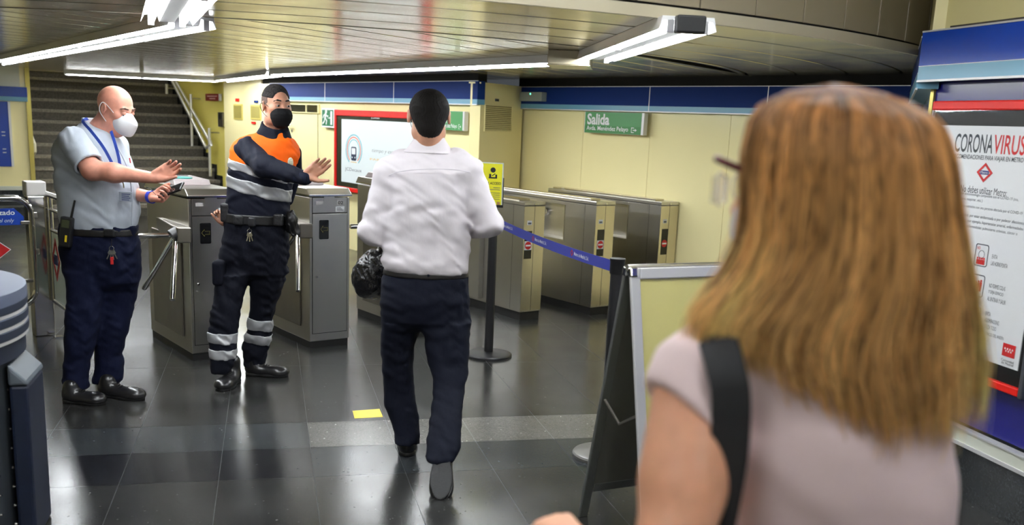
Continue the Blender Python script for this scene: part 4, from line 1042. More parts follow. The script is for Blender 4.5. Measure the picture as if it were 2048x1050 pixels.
# A-board
ya = math.radians(12); R0 = Vector((1.315, 3.525, 0)); rd = Vector((math.cos(ya * .25), math.sin(ya * .25), 0))
t = thing('folding_board', R0, ya, 'silver snap-frame folding board with a yellow wall reflection painted into its glossy face beside the woman', 'sign board')
Wb, Hb, sp = .70, 1.10, .235
for side in (-1, 1):
    nm = 'front_leaf' if side < 0 else 'rear_leaf'
    leaf = bpy.data.objects.new(nm, None)
    # each leaf: local frame tilted so its foot stands sp away from the ridge
    tilt = math.atan2(sp, Hb) * (-side)
    Mx = Matrix.Translation((0, side * .012, 0)) @ Matrix.Translation((0, 0, Hb)) @ Matrix.Rotation(-tilt, 4, 'X')
    def part(name, boxes, m, bv=.002, r=None):
        b = MB(); b.T = Mx
        for q in boxes: b.box(*q)
        return b.build(name, m, t, bevel=bv)
    Ls = math.hypot(Hb, sp); ft = .0 if side < 0 else .0
    y0, y1 = (-.012, .004) if side < 0 else (-.004, .012)
    fm_ = alu if side < 0 else mat('worn grey aluminium', S(120, 122, 120), .45, .6)
    part('leaf_frame', [(0, .042, y0, y1, -Ls, 0), (Wb - .042, Wb, y0, y1, -Ls, 0), (.042, Wb - .042, y0, y1, -.042, 0), (.042, Wb - .042, y0, y1, -Ls + .12, -Ls + .162)], fm_, .004)
    part('corner_clip', [(-.003, .03, y0 - .006, y1 + .003, -.034, .004)], chrome, .006)
    pm = mat('glossy sheet coloured by wall reflection', S(214, 206, 132), .04, spec=.8, coat=1.0) if side < 0 else mat('grey back sheet', S(92, 92, 86), .5)  # front sheet's yellow is the wall's reflection, put into its colour
    part('display_sheet', [(.036, Wb - .036, -.003, .003, -Ls + .14, -.03)], pm, 0)
b = MB(); b.tube([(0, 0, Hb + .002), (Wb, 0, Hb + .002)], .012, 12); b.build('ridge_hinge', steel, t)
b = MB(); b.tube([(.012, -sp * .5, Hb * .5), (.012, 0, Hb * .44), (.012, sp * .5, Hb * .5)], .006, 8); b.build('spreader', steel_dark, t)
# ================================================================== people: implicit surfaces turned into meshes
Z = Vector((0, 0, 1)); LAT = RT.copy(); LAT.z = 0; LAT.normalize(); AWAY = HV.copy()
nv = lambda v: np.array(tuple(v), dtype=np.float64)
class Pr:      # one primitive
    def __init__(s, f, lo, hi, k=.02, op='u'): s.f, s.lo, s.hi, s.k, s.op = f, np.array(lo), np.array(hi), k, op
def cap(a, b, r1, r2=None, k=.02, flat=None, ratio=1.0, op='u'):
    a, b = nv(a), nv(b); r2 = r1 if r2 is None else r2; d = b - a; L2 = max(1e-12, d @ d); R = max(r1, r2)
    n = None if flat is None else nv(Vector(flat).normalized())
    def f(P):
        q = P - a; t = np.clip((q @ d) / L2, 0, 1); q = q - t[..., None] * d
        if n is not None: q = q + ((q @ n) * (1 / ratio - 1))[..., None] * n
        return (np.sqrt((q * q).sum(-1)) - (r1 + (r2 - r1) * t)) * (1 if n is None else (1 + ratio) / 2)
    return Pr(f, np.minimum(a, b) - R, np.maximum(a, b) + R, k, op)
def ell(c, r, axes=None, k=.02, op='u'):
    c = nv(c); A = np.eye(3) if axes is None else np.array([nv(x) for x in axes]); r = np.array(r, float)
    def f(P):
        q = (P - c) @ A.T; k0 = np.sqrt(((q / r) ** 2).sum(-1)) + 1e-9; k1 = np.sqrt(((q / (r * r)) ** 2).sum(-1)) + 1e-9
        return k0 * (k0 - 1) / k1
    e = np.abs(A.T) @ r
    return Pr(f, c - e, c + e, k, op)
def rbox(c, h, axes, r=.005, k=.005, op='u'):
    c = nv(c); A = np.array([nv(x) for x in axes]); h = np.array(h, float)
    def f(P):
        q = np.abs((P - c) @ A.T) - (h - r); return np.sqrt((np.maximum(q, 0) ** 2).sum(-1)) + np.minimum(q.max(-1), 0) - r
    e = np.abs(A.T) @ h
    return Pr(f, c - e, c + e, k, op)
def half(p, n, op='i', k=.0):     # keep the side n points away from
    p, n = nv(p), nv(Vector(n).normalized())
    return Pr(lambda P: (P - p) @ n, [-99] * 3, [99] * 3, k, op)
def loft(rows, k=.03, lat=None, e=2.2, g=0.0, op='u'):
    """upright form from rows (photo y, left x, right x, distance, half depth[, depth shift])"""
    lat = nv(lat or LAT); aw = np.array([-lat[1], lat[0], 0.]); T = []
    for r in rows:
        y, xl, xr, D, hd = r[:5]
        A, B = nv(at(xl, y, D)), nv(at(xr, y, D)); c = (A + B) / 2; T.append((c[2], c[0], c[1], abs((B - A) @ lat) / 2 + g, hd + g))
    T.sort(); T = np.array(T); z = T[:, 0]
    z0, z1 = z[0] - g * .0, z[-1] + g * .0
    def f(P):
        h = np.clip(P[..., 2], z0, z1); I = [np.interp(h, z, T[:, i]) for i in range(1, 5)]
        dx = P[..., 0] - I[0]; dy = P[..., 1] - I[1]
        u = np.abs(dx * lat[0] + dy * lat[1]) / I[2]; v = np.abs(dx * aw[0] + dy * aw[1]) / I[3]
        rr = (u ** e + v ** e) ** (1 / e)
        d = (rr - 1) * np.minimum(I[2], I[3]) * 1.0
        dz = np.maximum(z0 - P[..., 2], P[..., 2] - z1)
        return np.maximum(d, dz)
    m = max(T[:, 3].max(), T[:, 4].max()) * 1.2
    return Pr(f, [T[:, 1].min() - m, T[:, 2].min() - m, z0], [T[:, 1].max() + m, T[:, 2].max() + m, z1], k, op)
def folds(f, amp, k1=(0, 0, 1), k2=(1, .6, .3), seed=0.):
    k1, k2 = np.array(k1, float), np.array(k2, float)
    def w(P):
        a = P @ k1 * f; b = P @ k2 * f
        return amp * (np.sin(a + 1.8 * np.sin(b * .45 + seed) + .8 * np.sin(b * 1.1 + 2 * seed)) * (.6 + .4 * np.sin(b * .31 + seed * 3)))
    return w
def smin(a, b, k):
    if k <= 0: return np.minimum(a, b)
    h = np.maximum(k - np.abs(a - b), 0) / k; return np.minimum(a, b) - h * h * k * .25
def evalgrid(prims, res, pad=None, disp=None, bounds=None):
    un = [p for p in prims if p.op == 'u']
    if bounds is None:
        lo = np.min([p.lo for p in un], 0) - .012 - 2 * res; hi = np.max([p.hi for p in un], 0) + .012 + 2 * res
    else: lo, hi = np.array(bounds[0]), np.array(bounds[1])
    n = np.ceil((hi - lo) / res).astype(int) + 1
    ax = [lo[i] + res * np.arange(n[i]) for i in range(3)]
    D = np.full(tuple(n), 1.0, dtype=np.float32)
    def box(l, h):
        i0 = np.clip(np.floor((l - lo) / res).astype(int), 0, n - 1); i1 = np.clip(np.ceil((h - lo) / res).astype(int) + 1, 1, n)
        return i0, i1
    def pts(i0, i1):
        g = np.meshgrid(*[ax[i][i0[i]:i1[i]] for i in range(3)], indexing='ij'); return np.stack(g, -1)
    for p in prims:
        m = p.k + 3 * res + .008
        i0, i1 = box(p.lo - m, p.hi + m)
        if (i1 <= i0).any(): continue
        sl = tuple(slice(i0[i], i1[i]) for i in range(3)); d = p.f(pts(i0, i1)); S_ = D[sl]
        if p.op == 'u': D[sl] = smin(S_, d, p.k)
        elif p.op == 's': D[sl] = -smin(-S_, d, p.k)
        elif p.op == 'i': D[sl] = -smin(-S_, -d, p.k)
    if disp is not None:
        P = pts(np.zeros(3, int), n)
        for w in disp: D += w(P).astype(np.float32)
    return D, lo, res
def nets(D, lo, res):
    s = D < 0
    if not s.any(): return np.zeros((0, 3)), np.zeros((0, 4), int)
    C8 = [(i, j, k) for i in (0, 1) for j in (0, 1) for k in (0, 1)]
    nx, ny, nz = D.shape; sh = (nx - 1, ny - 1, nz - 1)
    cnt = np.zeros(sh, np.int8)
    for c in C8: cnt += s[c[0]:c[0] + sh[0], c[1]:c[1] + sh[1], c[2]:c[2] + sh[2]]
    act = np.argwhere((cnt > 0) & (cnt < 8)); idx = -np.ones(sh, np.int64); idx[tuple(act.T)] = np.arange(len(act))
    v = np.stack([D[act[:, 0] + c[0], act[:, 1] + c[1], act[:, 2] + c[2]] for c in C8], 1).astype(np.float64)
    acc = np.zeros((len(act), 3)); num = np.zeros(len(act))
    for a in range(8):
        for b in range(a + 1, 8):
            ca, cb = np.array(C8[a]), np.array(C8[b])
            if np.abs(ca - cb).sum() != 1: continue
            m = (v[:, a] < 0) != (v[:, b] < 0); t = np.where(m, v[:, a] / np.where(m, v[:, a] - v[:, b], 1), 0)
            acc += m[:, None] * (ca + t[:, None] * (cb - ca)); num += m
    V = lo + res * (act + acc / num[:, None]); Q = []
    for ax in range(3):
        o = [i for i in range(3) if i != ax]
        sl0 = [slice(None)] * 3; sl1 = [slice(None)] * 3; sl0[ax] = slice(0, -1); sl1[ax] = slice(1, None)
        e = s[tuple(sl0)] != s[tuple(sl1)]; E = np.argwhere(e)
        E = E[(E[:, o[0]] > 0) & (E[:, o[1]] > 0) & (E[:, o[0]] < D.shape[o[0]] - 1) & (E[:, o[1]] < D.shape[o[1]] - 1)]
        q = []
        for da, db in ((0, 0), (1, 0), (1, 1), (0, 1)):
            c = E.copy(); c[:, o[0]] -= da; c[:, o[1]] -= db; q.append(idx[tuple(c.T)])
        q = np.stack(q, 1); fl = s[tuple(E.T)]
        if ax == 1: fl = ~fl
        q[~fl] = q[~fl][:, ::-1]; Q.append(q)
    return V, np.concatenate(Q)
def smooth_v(V, Q, it=1, lam=.5):
    for _ in range(it):
        acc = np.zeros_like(V); n = np.zeros(len(V))
        for a, b in ((0, 1), (1, 2), (2, 3), (3, 0)):
            np.add.at(acc, Q[:, a], V[Q[:, b]]); np.add.at(acc, Q[:, b], V[Q[:, a]]); np.add.at(n, Q[:, a], 1); np.add.at(n, Q[:, b], 1)
        V = V + lam * (acc / np.maximum(n, 1)[:, None] - V)
    return V
def surf(prims, res, disp=None, it=1, bounds=None):
    V, Q = nets(*evalgrid(prims, res, disp=disp, bounds=bounds))
    return (smooth_v(V, Q, it) if it and len(V) else V), Q
def mesh_obj(name, parts, m, parent=None, origin=None, smooth=True):
    V = np.concatenate([p[0] for p in parts]); off = 0; F = []
    for p in parts: F.append(p[1] + off); off += len(p[0])
    F = np.concatenate(F)
    if origin is not None: V = V - nv(origin)
    me = bpy.data.meshes.new(name); me.vertices.add(len(V)); me.vertices.foreach_set('co', V.astype(np.float32).ravel())
    me.loops.add(F.size); me.loops.foreach_set('vertex_index', F.astype(np.int32).ravel())
    me.polygons.add(len(F)); me.polygons.foreach_set('loop_start', np.arange(0, F.size, 4, dtype=np.int32)); me.polygons.foreach_set('loop_total', np.full(len(F), 4, np.int32))
    me.polygons.foreach_set('use_smooth', np.full(len(F), smooth)); me.update(calc_edges=True); me.validate()
    for x in (m if isinstance(m, (list, tuple)) else [m]): me.materials.append(x)
    o = bpy.data.objects.new(name, me); COL.objects.link(o)
    if parent: o.parent = parent
    return o
class Person:
    def __init__(s, base, label):
        s.o = Vector(base); s.t = thing('person', base, 0, label, 'person'); s.body = []
    def part(s, name, prims, res, m, disp=None, it=1, parent=None, bounds=None):
        return mesh_obj(name, [surf(prims, res, disp, it, bounds)], m, parent or s.t, s.o if True else None)
    def skin(s, prims, res, it=1, disp=None): s.body.append(surf(prims, res, disp, it))
    def finish(s, m): return mesh_obj('body', s.body, m, s.t, s.o)
    def tube(s, name, pts, r, m, n=10, parent=None, flat=None, closed=False):
        b = MB(); b.tube([Vector(p) - s.o for p in pts], r, n, flat=flat, closed=closed); return b.build(name, m, parent or s.t, autosmooth=60)
def curve_pts(P, n=8):
    """Catmull-Rom through points"""
    P = [Vector(p) for p in P]; out = []
    for i in range(len(P) - 1):
        p0, p1, p2, p3 = P[max(i - 1, 0)], P[i], P[i + 1], P[min(i + 2, len(P) - 1)]
        for j in range(n):
            t = j / n; out.append(.5 * ((2 * p1) + (p2 - p0) * t + (2 * p0 - 5 * p1 + 4 * p2 - p3) * t * t + (3 * p1 - p0 - 3 * p2 + p3) * t ** 3))
    out.append(P[-1]); return out
class Frame:       # local head frame: x the person's own left-to-right screen independent axis
    def __init__(s, c, f, up=Z):
        s.c = Vector(c); s.f = Vector(f).normalized(); s.u = Vector(up); s.u = (s.u - s.f * s.u.dot(s.f)).normalized(); s.r = s.f.cross(s.u)
    def __call__(s, x, y, z): return s.c + s.r * x + s.f * y + s.u * z
    @property
    def ax(s): return (s.r, s.f, s.u)
def head_prims(H, brow=1.0, neck_to=None, neck_r=.056, g=0.0, ears=True, wide=1.0, nose=1.0):
    A = H.ax; P = [ell(H(0, -.014, .030), (.0745 * wide + g, .097 + g, .086 + g), A, .02), ell(H(0, .022, -.032), (.060 * wide + g, .068 + g, .080 + g), A, .03),
         ell(H(0, .052, -.092), (.033 * wide, .032, .024), A, .03)]
    for q in (-1, 1):
        P += [ell(H(q * .042 * wide, .052, -.020), (.022, .024, .022), A, .02), ell(H(q * .046 * wide, .012, -.075), (.022, .035, .026), A, .03)]
    P += [cap(H(-.036, .079, .020), H(.036, .079, .020), .0105 * brow, k=.014)]
    P += [cap(H(0, .086, .010), H(0, .105 * nose, -.030), .0075, .0125, k=.012)]
    for q in (-1, 1):
        P += [ell(H(q * .012, .097, -.034), (.009, .012, .008), A, .006), ell(H(q * .0315, .098, .002), (.0175, .014, .0115), A, .010, 's')]
        P += [ell(H(q * .0315, .0765, .0015), (.0150, .0150, .0125), A, .004)]       # lids over the eyeball
        P += [ell(H(q * .0315, .0905, -.0012), (.0112, .0055, .0036), A, .002, 's')]
    P += [ell(H(0, .092, -.058), (.024, .012, .006), A, .006), ell(H(0, .090, -.067), (.020, .012, .007), A, .006)]
    if ears:
        for q in (-1, 1):
            ea = (H.r * q * .94 - H.f * .34, H.f * .94 + H.r * q * .34, H.u)
            P += [ell(H(q * .0795 * wide, -.008, -.004), (.0085, .0195, .031), ea, .006), ell(H(q * .0880 * wide, -.004, -.002), (.0065, .0125, .022), ea, .004, 's'), ell(H(q * .0775 * wide, .004, -.004), (.007, .007, .008), ea, .003)]
    if neck_to is not None: P.insert(0, cap(H(0, -.028, -.060), neck_to, neck_r, neck_r * 1.08, k=.03))
    return P
def eyes(pe, H, look=(0, 1, 0)):
    wm = mat('eye white', (.50, .47, .45), .25); im = mat('dark iris', (.03, .018, .01), .1, coat=.6)
    for q in (-1, 1):
        e = pe.part('eye', [ell(H(q * .0315, .0770, .0005), (.0125, .0135, .0115), H.ax, 0)], .0018, wm)
        d = (H.f + H.r * look[0] + H.u * look[2]).normalized(); c = H(q * .0315, .0775, .0005) + d * .0105
        mesh_obj('iris', [surf([ell(c, (.0080, .0075, .0030), (H.r, H.u, H.f), 0)], .0011)], im, e, pe.o)
        b = pe.part('eyebrow', [cap(H(q * .016, .0925, .0265), H(q * .034, .0880, .0300), .0042, .0046, k=.004), cap(H(q * .034, .0880, .0300), H(q * .051, .0720, .0240), .0046, .0026, k=.004)], .0018, HAIRC[0])
HAIRC = [None]
def hand_prims(W, f, n, s, curl=(.15, .2, .2, .25), bend=.5, spread=.16, thumb=(.75, .62, .25), L=1.0):
    """open hand: wrist W, finger direction f, palm facing n, thumb on side s"""
    W = Vector(W); f = Vector(f).normalized(); s = Vector(s); s = (s - f * s.dot(f)).normalized(); n_ = f.cross(s); n = n_ if n_.dot(Vector(n)) > 0 else -n_
    P = []; off = (.031, .0105, -.0105, -.030); ln = (.070, .079, .073, .057); rr = (.0096, .0097, .0092, .0082); kn = (.094, .098, .094, .086)
    for i in range(4):
        K = W + (f * kn[i] + s * off[i]) * L
        P.append(cap(W + (f * .008 + s * off[i] * .55) * L, K, .0135 * L, .0112 * L, k=.014))
        d0 = (f + s * off[i] / .03 * spread).normalized(); c = curl[i]; q = K; a = 0
        for j, fr in enumerate((.45, .31, .24)):
            a += c * (1, 1.2, .9)[j] * (1 if j else bend + .5)
            d = d0 * math.cos(a) + n * math.sin(a); e = q + d * ln[i] * fr * L
            P.append(cap(q, e, rr[i] * (1 - .07 * j) * L, rr[i] * (1 - .07 * (j + 1)) * L, k=.003)); q = e
    tb = W + (f * .026 + s * .026 + n * .010) * L
    d1 = (s * thumb[0] + f * thumb[1] + n * thumb[2]).normalized(); t1 = tb + d1 * .040 * L
    d2 = (d1 + f * .45 + n * .05).normalized(); t2 = t1 + d2 * .032 * L; d3 = (d2 + f * .2).normalized(); t3 = t2 + d3 * .024 * L
    P += [cap(W + (f * .02 + s * .012 + n * .006) * L, tb + d1 * .02 * L, .016 * L, .0135 * L, k=.014), cap(tb, t1, .0135 * L, .0108 * L, k=.008), cap(t1, t2, .0106 * L, .0098 * L, k=.004), cap(t2, t3, .0098 * L, .0080 * L, k=.003)]
    P.append(cap(W + (f * .02 - s * .022 + n * .008) * L, W + (f * .06 - s * .024 + n * .006) * L, .012 * L, .010 * L, k=.012))
    return P
def skinmat(name, c, red=.12):
    return mat(name, c, .42, 0, .45, sss=.12, noise=(22, red), bump=(260, .06, (1, 1, 1), .002))
def cloth(name, c, rough=.85, sheen=.0, bmp=.25, sc=16, spec=.25): return mat(name, c, rough, sheen=sheen, spec=spec, bump=(sc, bmp, (1, 1, .55), .012), noise=(5, .05))
def shoe(pe, heel, toe, m, sole, up=Z, w=.048, h=.095, res=.005, lace=True):
    heel = Vector(heel); toe = Vector(toe); d = (toe - heel); L = d.length; d.normalize(); up = (Vector(up) - d * d.dot(Vector(up))).normalized(); s = d.cross(up)
    q = lambda a, b, c: heel + d * a * L + s * b + up * c
    P = [ell(q(.20, 0, .045), (.042, L * .23, .050), (s, d, up), .02), ell(q(.62, 0, .030), (w, L * .40, .036), (s, d, up), .04), ell(q(.80, .002, .028), (w * .95, L * .21, .030), (s, d, up), .03),
         cap(q(.20, 0, .05), q(.19, 0, h), .040, .042, k=.02), half(q(0, 0, .012), -up)]
    o = pe.part('shoe', P, res, m)
    So = [ell(q(.17, 0, .008), (.041, L * .185, .05), (s, d, up), .01), ell(q(.66, 0, .008), (w * 1.02, L * .36, .05), (s, d, up), .03), cap(q(.2, 0, .008), q(.6, 0, .008), .034, k=.02), half(q(0, 0, .021), up), half(q(0, 0, .0005), -up)]
    mesh_obj('sole', [surf(So, res)], sole, o, pe.o)
    if lace:
        b = MB()
        for i in range(5):
            z = .066 - i * .0050; b.tube([q(.38 + i * .055, -.020, z + .010) - pe.o, q(.40 + i * .055, 0, z + .018) - pe.o, q(.38 + i * .055, .020, z + .010) - pe.o], .0025, 6)
        b.build('laces', black, o)
    return o
shoe_blk = mat('black leather', (.014, .014, .015), .28, coat=.2); sole_m = mat('black rubber sole', (.007, .007, .008), .6, bump=(90, .5, (1, 1, 1), .004))

# ------------------------------------------------------------------ man in the white shirt, walking away
HAIRC[0] = mat('near black hair', (.010, .008, .007), .75, spec=.2, bump=(300, .5, (1, 1, .3), .003))
D = 4.62
W1 = Person(onz(835, 930).xy.to_3d(), 'dark-haired man in a white shirt and navy trousers walking away, seen from behind')
sk = skinmat('tanned skin', S(200, 148, 120))
HW = Frame(at(858, 232, D + .02), AWAY * .97 - LAT * .16 + Z * -.02)
neck = at(858, 296, D + .03)
W1.skin(head_prims(HW, neck_to=neck, neck_r=.058, wide=1.16), .0035)
shL, shR = at(776, 348, D), at(936, 343, D); elL, elR = at(742, 462, D - .01), at(981, 449, D - .01)
wrL, wrR = at(775, 474, D + .23), at(926, 462, D + .22)
core = [loft([(285, 838, 880, D + .03, .05), (310, 828, 890, D + .02, .06), (350, 790, 925, D + .02, .09), (420, 782, 930, D + .02, .105), (500, 780, 925, D + .02, .10), (560, 776, 925, D + .03, .11), (640, 775, 928, D + .02, .10)]),
        cap(at(805, 620, D + .02), at(800, 745, D + .08), .075, .055), cap(at(800, 745, D + .08), at(818, 885, D + .05), .055, .035), cap(at(895, 620, D), at(898, 755, D - .03), .075, .055), cap(at(898, 755, D - .03), at(884, 905, D - .33), .055, .036),
        cap(at(790, 365, D + .01), elL, .042, .037), cap(at(922, 360, D + .01), elR, .042, .037)]
W1.skin(core, .012)
for sh, el, wr, s_ in ((shL, elL, wrL, 1), (shR, elR, wrR, -1)):
    f_ = (wr - el).normalized()
    W1.skin([cap(el, wr, .036, .026, k=.01)] + hand_prims(wr + f_ * .01, f_ + Z * -.25, Z * -1 if s_ > 0 else LAT * -1, LAT * s_ if s_ > 0 else Z, curl=(1.25, 1.3, 1.3, 1.35), bend=.4, thumb=(.5, .7, .7)), .003)
W1.finish(sk)
hp_ = head_prims(HW, g=.0045, ears=False, wide=1.16)[:1] + [ell(HW(0, -.045, -.035), (.062, .062, .072), HW.ax, .03)]
W1.part('hair', hp_ + [half(HW(0, .055, .0), HW.f * 1 - HW.u * .55), half(HW(0, 0, -.094), -HW.u + HW.f * .1), ell(HW(.098, .010, -.02), (.026, .034, .045), HW.ax, .008, 's'), ell(HW(-.098, .010, -.02), (.026, .034, .045), HW.ax, .008, 's')], .003, HAIRC[0],
        disp=[lambda P: .0012 * np.sin(P[..., 0] * 400 + 3 * np.sin(P[..., 2] * 90)) * np.sin(P[..., 1] * 300)])
shirt_w = mat('white cotton shirt', S(214, 208, 212), .8, sheen=.0, spec=.25, bump=(11, .30, (1, 1, .5), .012))
sh_rows = [(300, 818, 898, D + .03, .066), (308, 800, 916, D + .03, .080), (322, 778, 936, D + .03, .10), (345, 768, 946, D + .02, .122), (400, 770, 945, D + .02, .140), (440, 768, 944, D + .02, .138), (480, 769, 940, D + .02, .130), (505, 764, 938, D + .02, .134), (522, 762, 939, D + .02, .140), (534, 764, 938, D + .02, .138), (544, 772, 934, D + .02, .128)]
def sleeve_w():
    P = [cap(shL, elL, .060, .058, k=.05), cap(shR, elR, .060, .056, k=.05), cap(elL, wrL, .058, .040, k=.03), cap(elR, wrR, .055, .038, k=.03), cap(at(800, 322, D + .02), shL, .050, .058, k=.04), cap(at(915, 318, D + .02), shR, .050, .058, k=.04)]
    return P
sw = W1.part('shirt', [loft(sh_rows, .04, e=2.3)] + sleeve_w() + [half(at(858, 545, D), -Z)], .0065, shirt_w, it=2,
        disp=[folds(95, .0026, (.25, .1, 1), (1, .5, .6), .4), folds(48, .0036, (.9, .2, -.7), (.3, .8, 1), 1.3), folds(48, .0030, (-.8, .2, -.8), (.5, .8, 1), 2.3)])
# collar, yoke seam, cuffs
cr = loft([(272, 829, 889, D + .03, .060), (279, 827, 891, D + .03, .063), (300, 812, 905, D + .03, .076), (306, 800, 917, D + .03, .084)], .01, e=2.1)
W1.part('collar', [cr, half(at(858, 273, D), Z + HW.f * .25), loft([(260, 834, 883, D + .035, .052), (310, 832, 885, D + .035, .052)], .0, op='s')], .0035, shirt_w, it=1)
W1.part('cuff', [cap(wrR - (wrR - elR).normalized() * .05, wrR + (wrR - elR).normalized() * .012, .040, .037, k=.005)], .004, shirt_w); W1.part('cuff', [cap(wrL - (wrL - elL).normalized() * .05, wrL + (wrL - elL).normalized() * .012, .041, .038, k=.005)], .004, shirt_w)
W1.tube('yoke_seam', curve_pts([at(x, y, D - .115 + d) for x, y, d in ((776, 352, .045), (800, 343, .008), (858, 338, -.005), (915, 340, .006), (940, 345, .04))]), .0016, mat('seam shadow line', S(196, 190, 198), .8), 6)
trw = cloth('dark navy trouser cloth', S(7, 12, 28), .85, bmp=.4, sc=14)
tl = [(643, 764, 846, D + .02, .10), (690, 761, 829, D + .05, .085), (740, 765, 826, D + .07, .075), (780, 767, 829, D + .08, .070), (813, 769, 834, D + .07, .066), (848, 784, 839, D + .06, .062), (868, 789, 840, D + .05, .062), (886, 790, 838, D + .04, .062)]
tr_ = [(643, 842, 940, D, .10), (690, 850, 939, D - .02, .09), (728, 857, 937, D - .04, .085), (752, 864, 936, D - .07, .080), (772, 867, 930, D - .10, .074), (831, 861, 924, D - .22, .064), (893, 852, 922, D - .33, .062), (912, 851, 914, D - .36, .058), (922, 856, 905, D - .37, .05)]
hips = [(540, 770, 934, D + .02, .122), (560, 764, 937, D + .02, .130), (600, 761, 939, D + .01, .132), (640, 762, 940, D + .01, .112), (652, 780, 925, D + .01, .08)]
W1.part('trousers', [loft(hips, .03), loft(tl, .03), loft(tr_, .03)], .007, trw, it=2, disp=[folds(120, .0022, (.1, 0, 1), (1, .6, .3), .9), folds(60, .0030, (.6, .2, 1), (1, .6, -.5), 2.1)])
W1.part('belt', [loft([(539, 768, 936, D + .02, .128), (551, 766, 937, D + .02, .131)], 0)], .005, mat('black leather belt', (.012, .011, .011), .35))
for x in (800, 857):
    p = at(x, 545, D - .108 + abs(x - 852) * .0006); W1.part('belt_loop', [rbox(p, (.006, .006, .022), (LAT, AWAY, Z), .002)], .003, trw)
# shoes: left flat on the floor pointing away, right pushing off its toe
hl_ = onz(814, 914); W1_l = shoe(W1, hl_ + Vector((0, 0, .0)), hl_ + AWAY * .28 - LAT * .03, shoe_blk, sole_m)
toe = onz(880, 1000); heel = at(884, 918, 4.62 - .40); dz = (heel - toe).normalized()
hs = toe + dz * .285
n_up = (AWAY + Z * .4)
W1_r = shoe(W1, hs, toe + Vector((0, 0, .006)), shoe_blk, sole_m, up=AWAY, w=.05)
# mask loops and edge of mask
mk = mat('pale blue mask cloth', S(186, 205, 222), .7)
W1.part('mask', [ell(HW(0, .058, -.050), (.070, .064, .052), HW.ax, 0), half(HW(0, .035, 0), -HW.f)], .003, mk)
for q in (-1, 1): W1.tube('ear_loop', curve_pts([HW(q * .068, .050, -.022), HW(q * .082, .012, .010), HW(q * .089, -.016, .010), HW(q * .088, -.022, -.014), HW(q * .080, .0, -.045), HW(q * .066, .040, -.072)]), .0016, white_p, 6, parent=W1.t)

# black plastic bag hanging from his left hand
bc = at(742, 548, D + .20); hk = wrL + Vector((0, 0, -.05)) + AWAY * .08
bm_ = mat('black plastic film', (.008, .008, .009), .22, coat=.2, bump=(26, .9, (1, 1, .6), .02))
V, Q = surf([ell(bc + Vector((0, 0, -.02)), (.096, .085, .105), (LAT, AWAY, Z), .05), cap(bc + Vector((.01, 0, .06)), hk, .055, .016, k=.05)], .0055,
            disp=[folds(70, .006, (1, .8, .2), (.2, .5, 1), .3), folds(150, .0028, (1, -.6, .5), (.8, .5, 1), 1.1)])
o = mesh_obj('plastic_bag', [(V - nv(bc), Q)], bm_); o.location = bc; tag(o, 'crumpled black plastic bag held by the man in the white shirt', 'bag')
# ------------------------------------------------------------------ guard with orange and navy jersey
D = 5.99
fG = (LAT * .62 - AWAY * .78).normalized()
HAIRC[0] = mat('greying black hair', (.030, .027, .027), .9, spec=.15, noise=(120, .6), bump=(300, .5, (1, 1, .3), .003))
G = Person(onz(505, 745).xy.to_3d(), 'guard in an orange and navy jersey and black face mask stretching one palm out')
skG = skinmat('olive skin', S(196, 142, 116))
HG = Frame(at(553, 212, D - .02), fG + Z * .03)
G.skin(head_prims(HG, neck_to=at(540, 283, D + .02), neck_r=.057, brow=1.1), .0026)
gsh = at(495, 299, D - .06); gel = at(532, 334, D - .25); gwr = at(610, 356, D - .40)
hf = (LAT * .74 + Z * .60 - AWAY * .12).normalized(); hn = (-AWAY * .9 + LAT * .3)
hs_ = (LAT * .55 - Z * .78)
G.skin([cap(gel, gwr, .040, .027, k=.01)] + hand_prims(gwr + hf * .006, hf, hn, hs_, curl=(.18, .16, .2, .3), spread=.0, thumb=(.80, .62, .15), L=1.02), .0024)
G.skin([loft([(262, 520, 560, D, .05), (300, 495, 570, D, .08), (360, 475, 570, D, .10), (430, 472, 565, D, .10), (500, 465, 565, D, .10), (545, 460, 562, D, .09)]),
        cap(at(480, 530, D - .02), at(458, 610, D - .10), .055, .042), cap(at(458, 610, D - .10), at(445, 735, D - .15), .042, .034), cap(at(535, 530, D + .03), at(525, 610, D + .05), .055, .042), cap(at(525, 610, D + .05), at(510, 715, D + .08), .042, .034),
        cap(at(495, 305, D), gel, .045, .038)], .012)
# other hand resting on his hip
hh = at(450, 449, D - .0)
G.skin(hand_prims(hh, Z * .85 - LAT * .25 - AWAY * .1, -AWAY, LAT * -.9 - Z * .3, curl=(.7, .7, .75, .8), thumb=(.5, .8, .2), L=.75), .003)
G.finish(skG)
HAIRC[0] = mat('greying black hair', (0, 0, 0)); eyes(G, HG, look=(-.25, 1, -.05))
sides = [ell(HG(q * .096, .020, -.030), (.028, .036, .040), HG.ax, .008, 's') for q in (-1, 1)]
G.part('hair', head_prims(HG, g=.0042, ears=False)[:1] + [ell(HG(0, -.010, .080), (.057, .066, .043), HG.ax, .02), half(HG(0, .066, .070), HG.f * 1 - HG.u * .20, k=.008), half(HG(0, 0, .048), -HG.u - HG.f * .15, k=.004)], .0028, HAIRC[0], disp=[lambda P: .0010 * np.sin(P[..., 0] * 500 + 3 * np.sin(P[..., 2] * 90)) * np.sin(P[..., 1] * 380)])
G.part('clipped_sides', head_prims(HG, g=.0016, ears=False)[:1] + [half(HG(0, .030, .0), HG.f * 1 + HG.u * .1), half(HG(0, 0, -.050), -HG.u - HG.f * .2), half(HG(0, 0, .056), HG.u + HG.f * .15)] + sides, .0028, mat('clipped greying hair', S(104, 88, 82), .9, spec=.1, noise=(160, .35)))
bmask = mat('black cloth mask', (.007, .007, .008), .85, sheen=.0, spec=.2, bump=(14, .3, (1, 1, .3), .01))
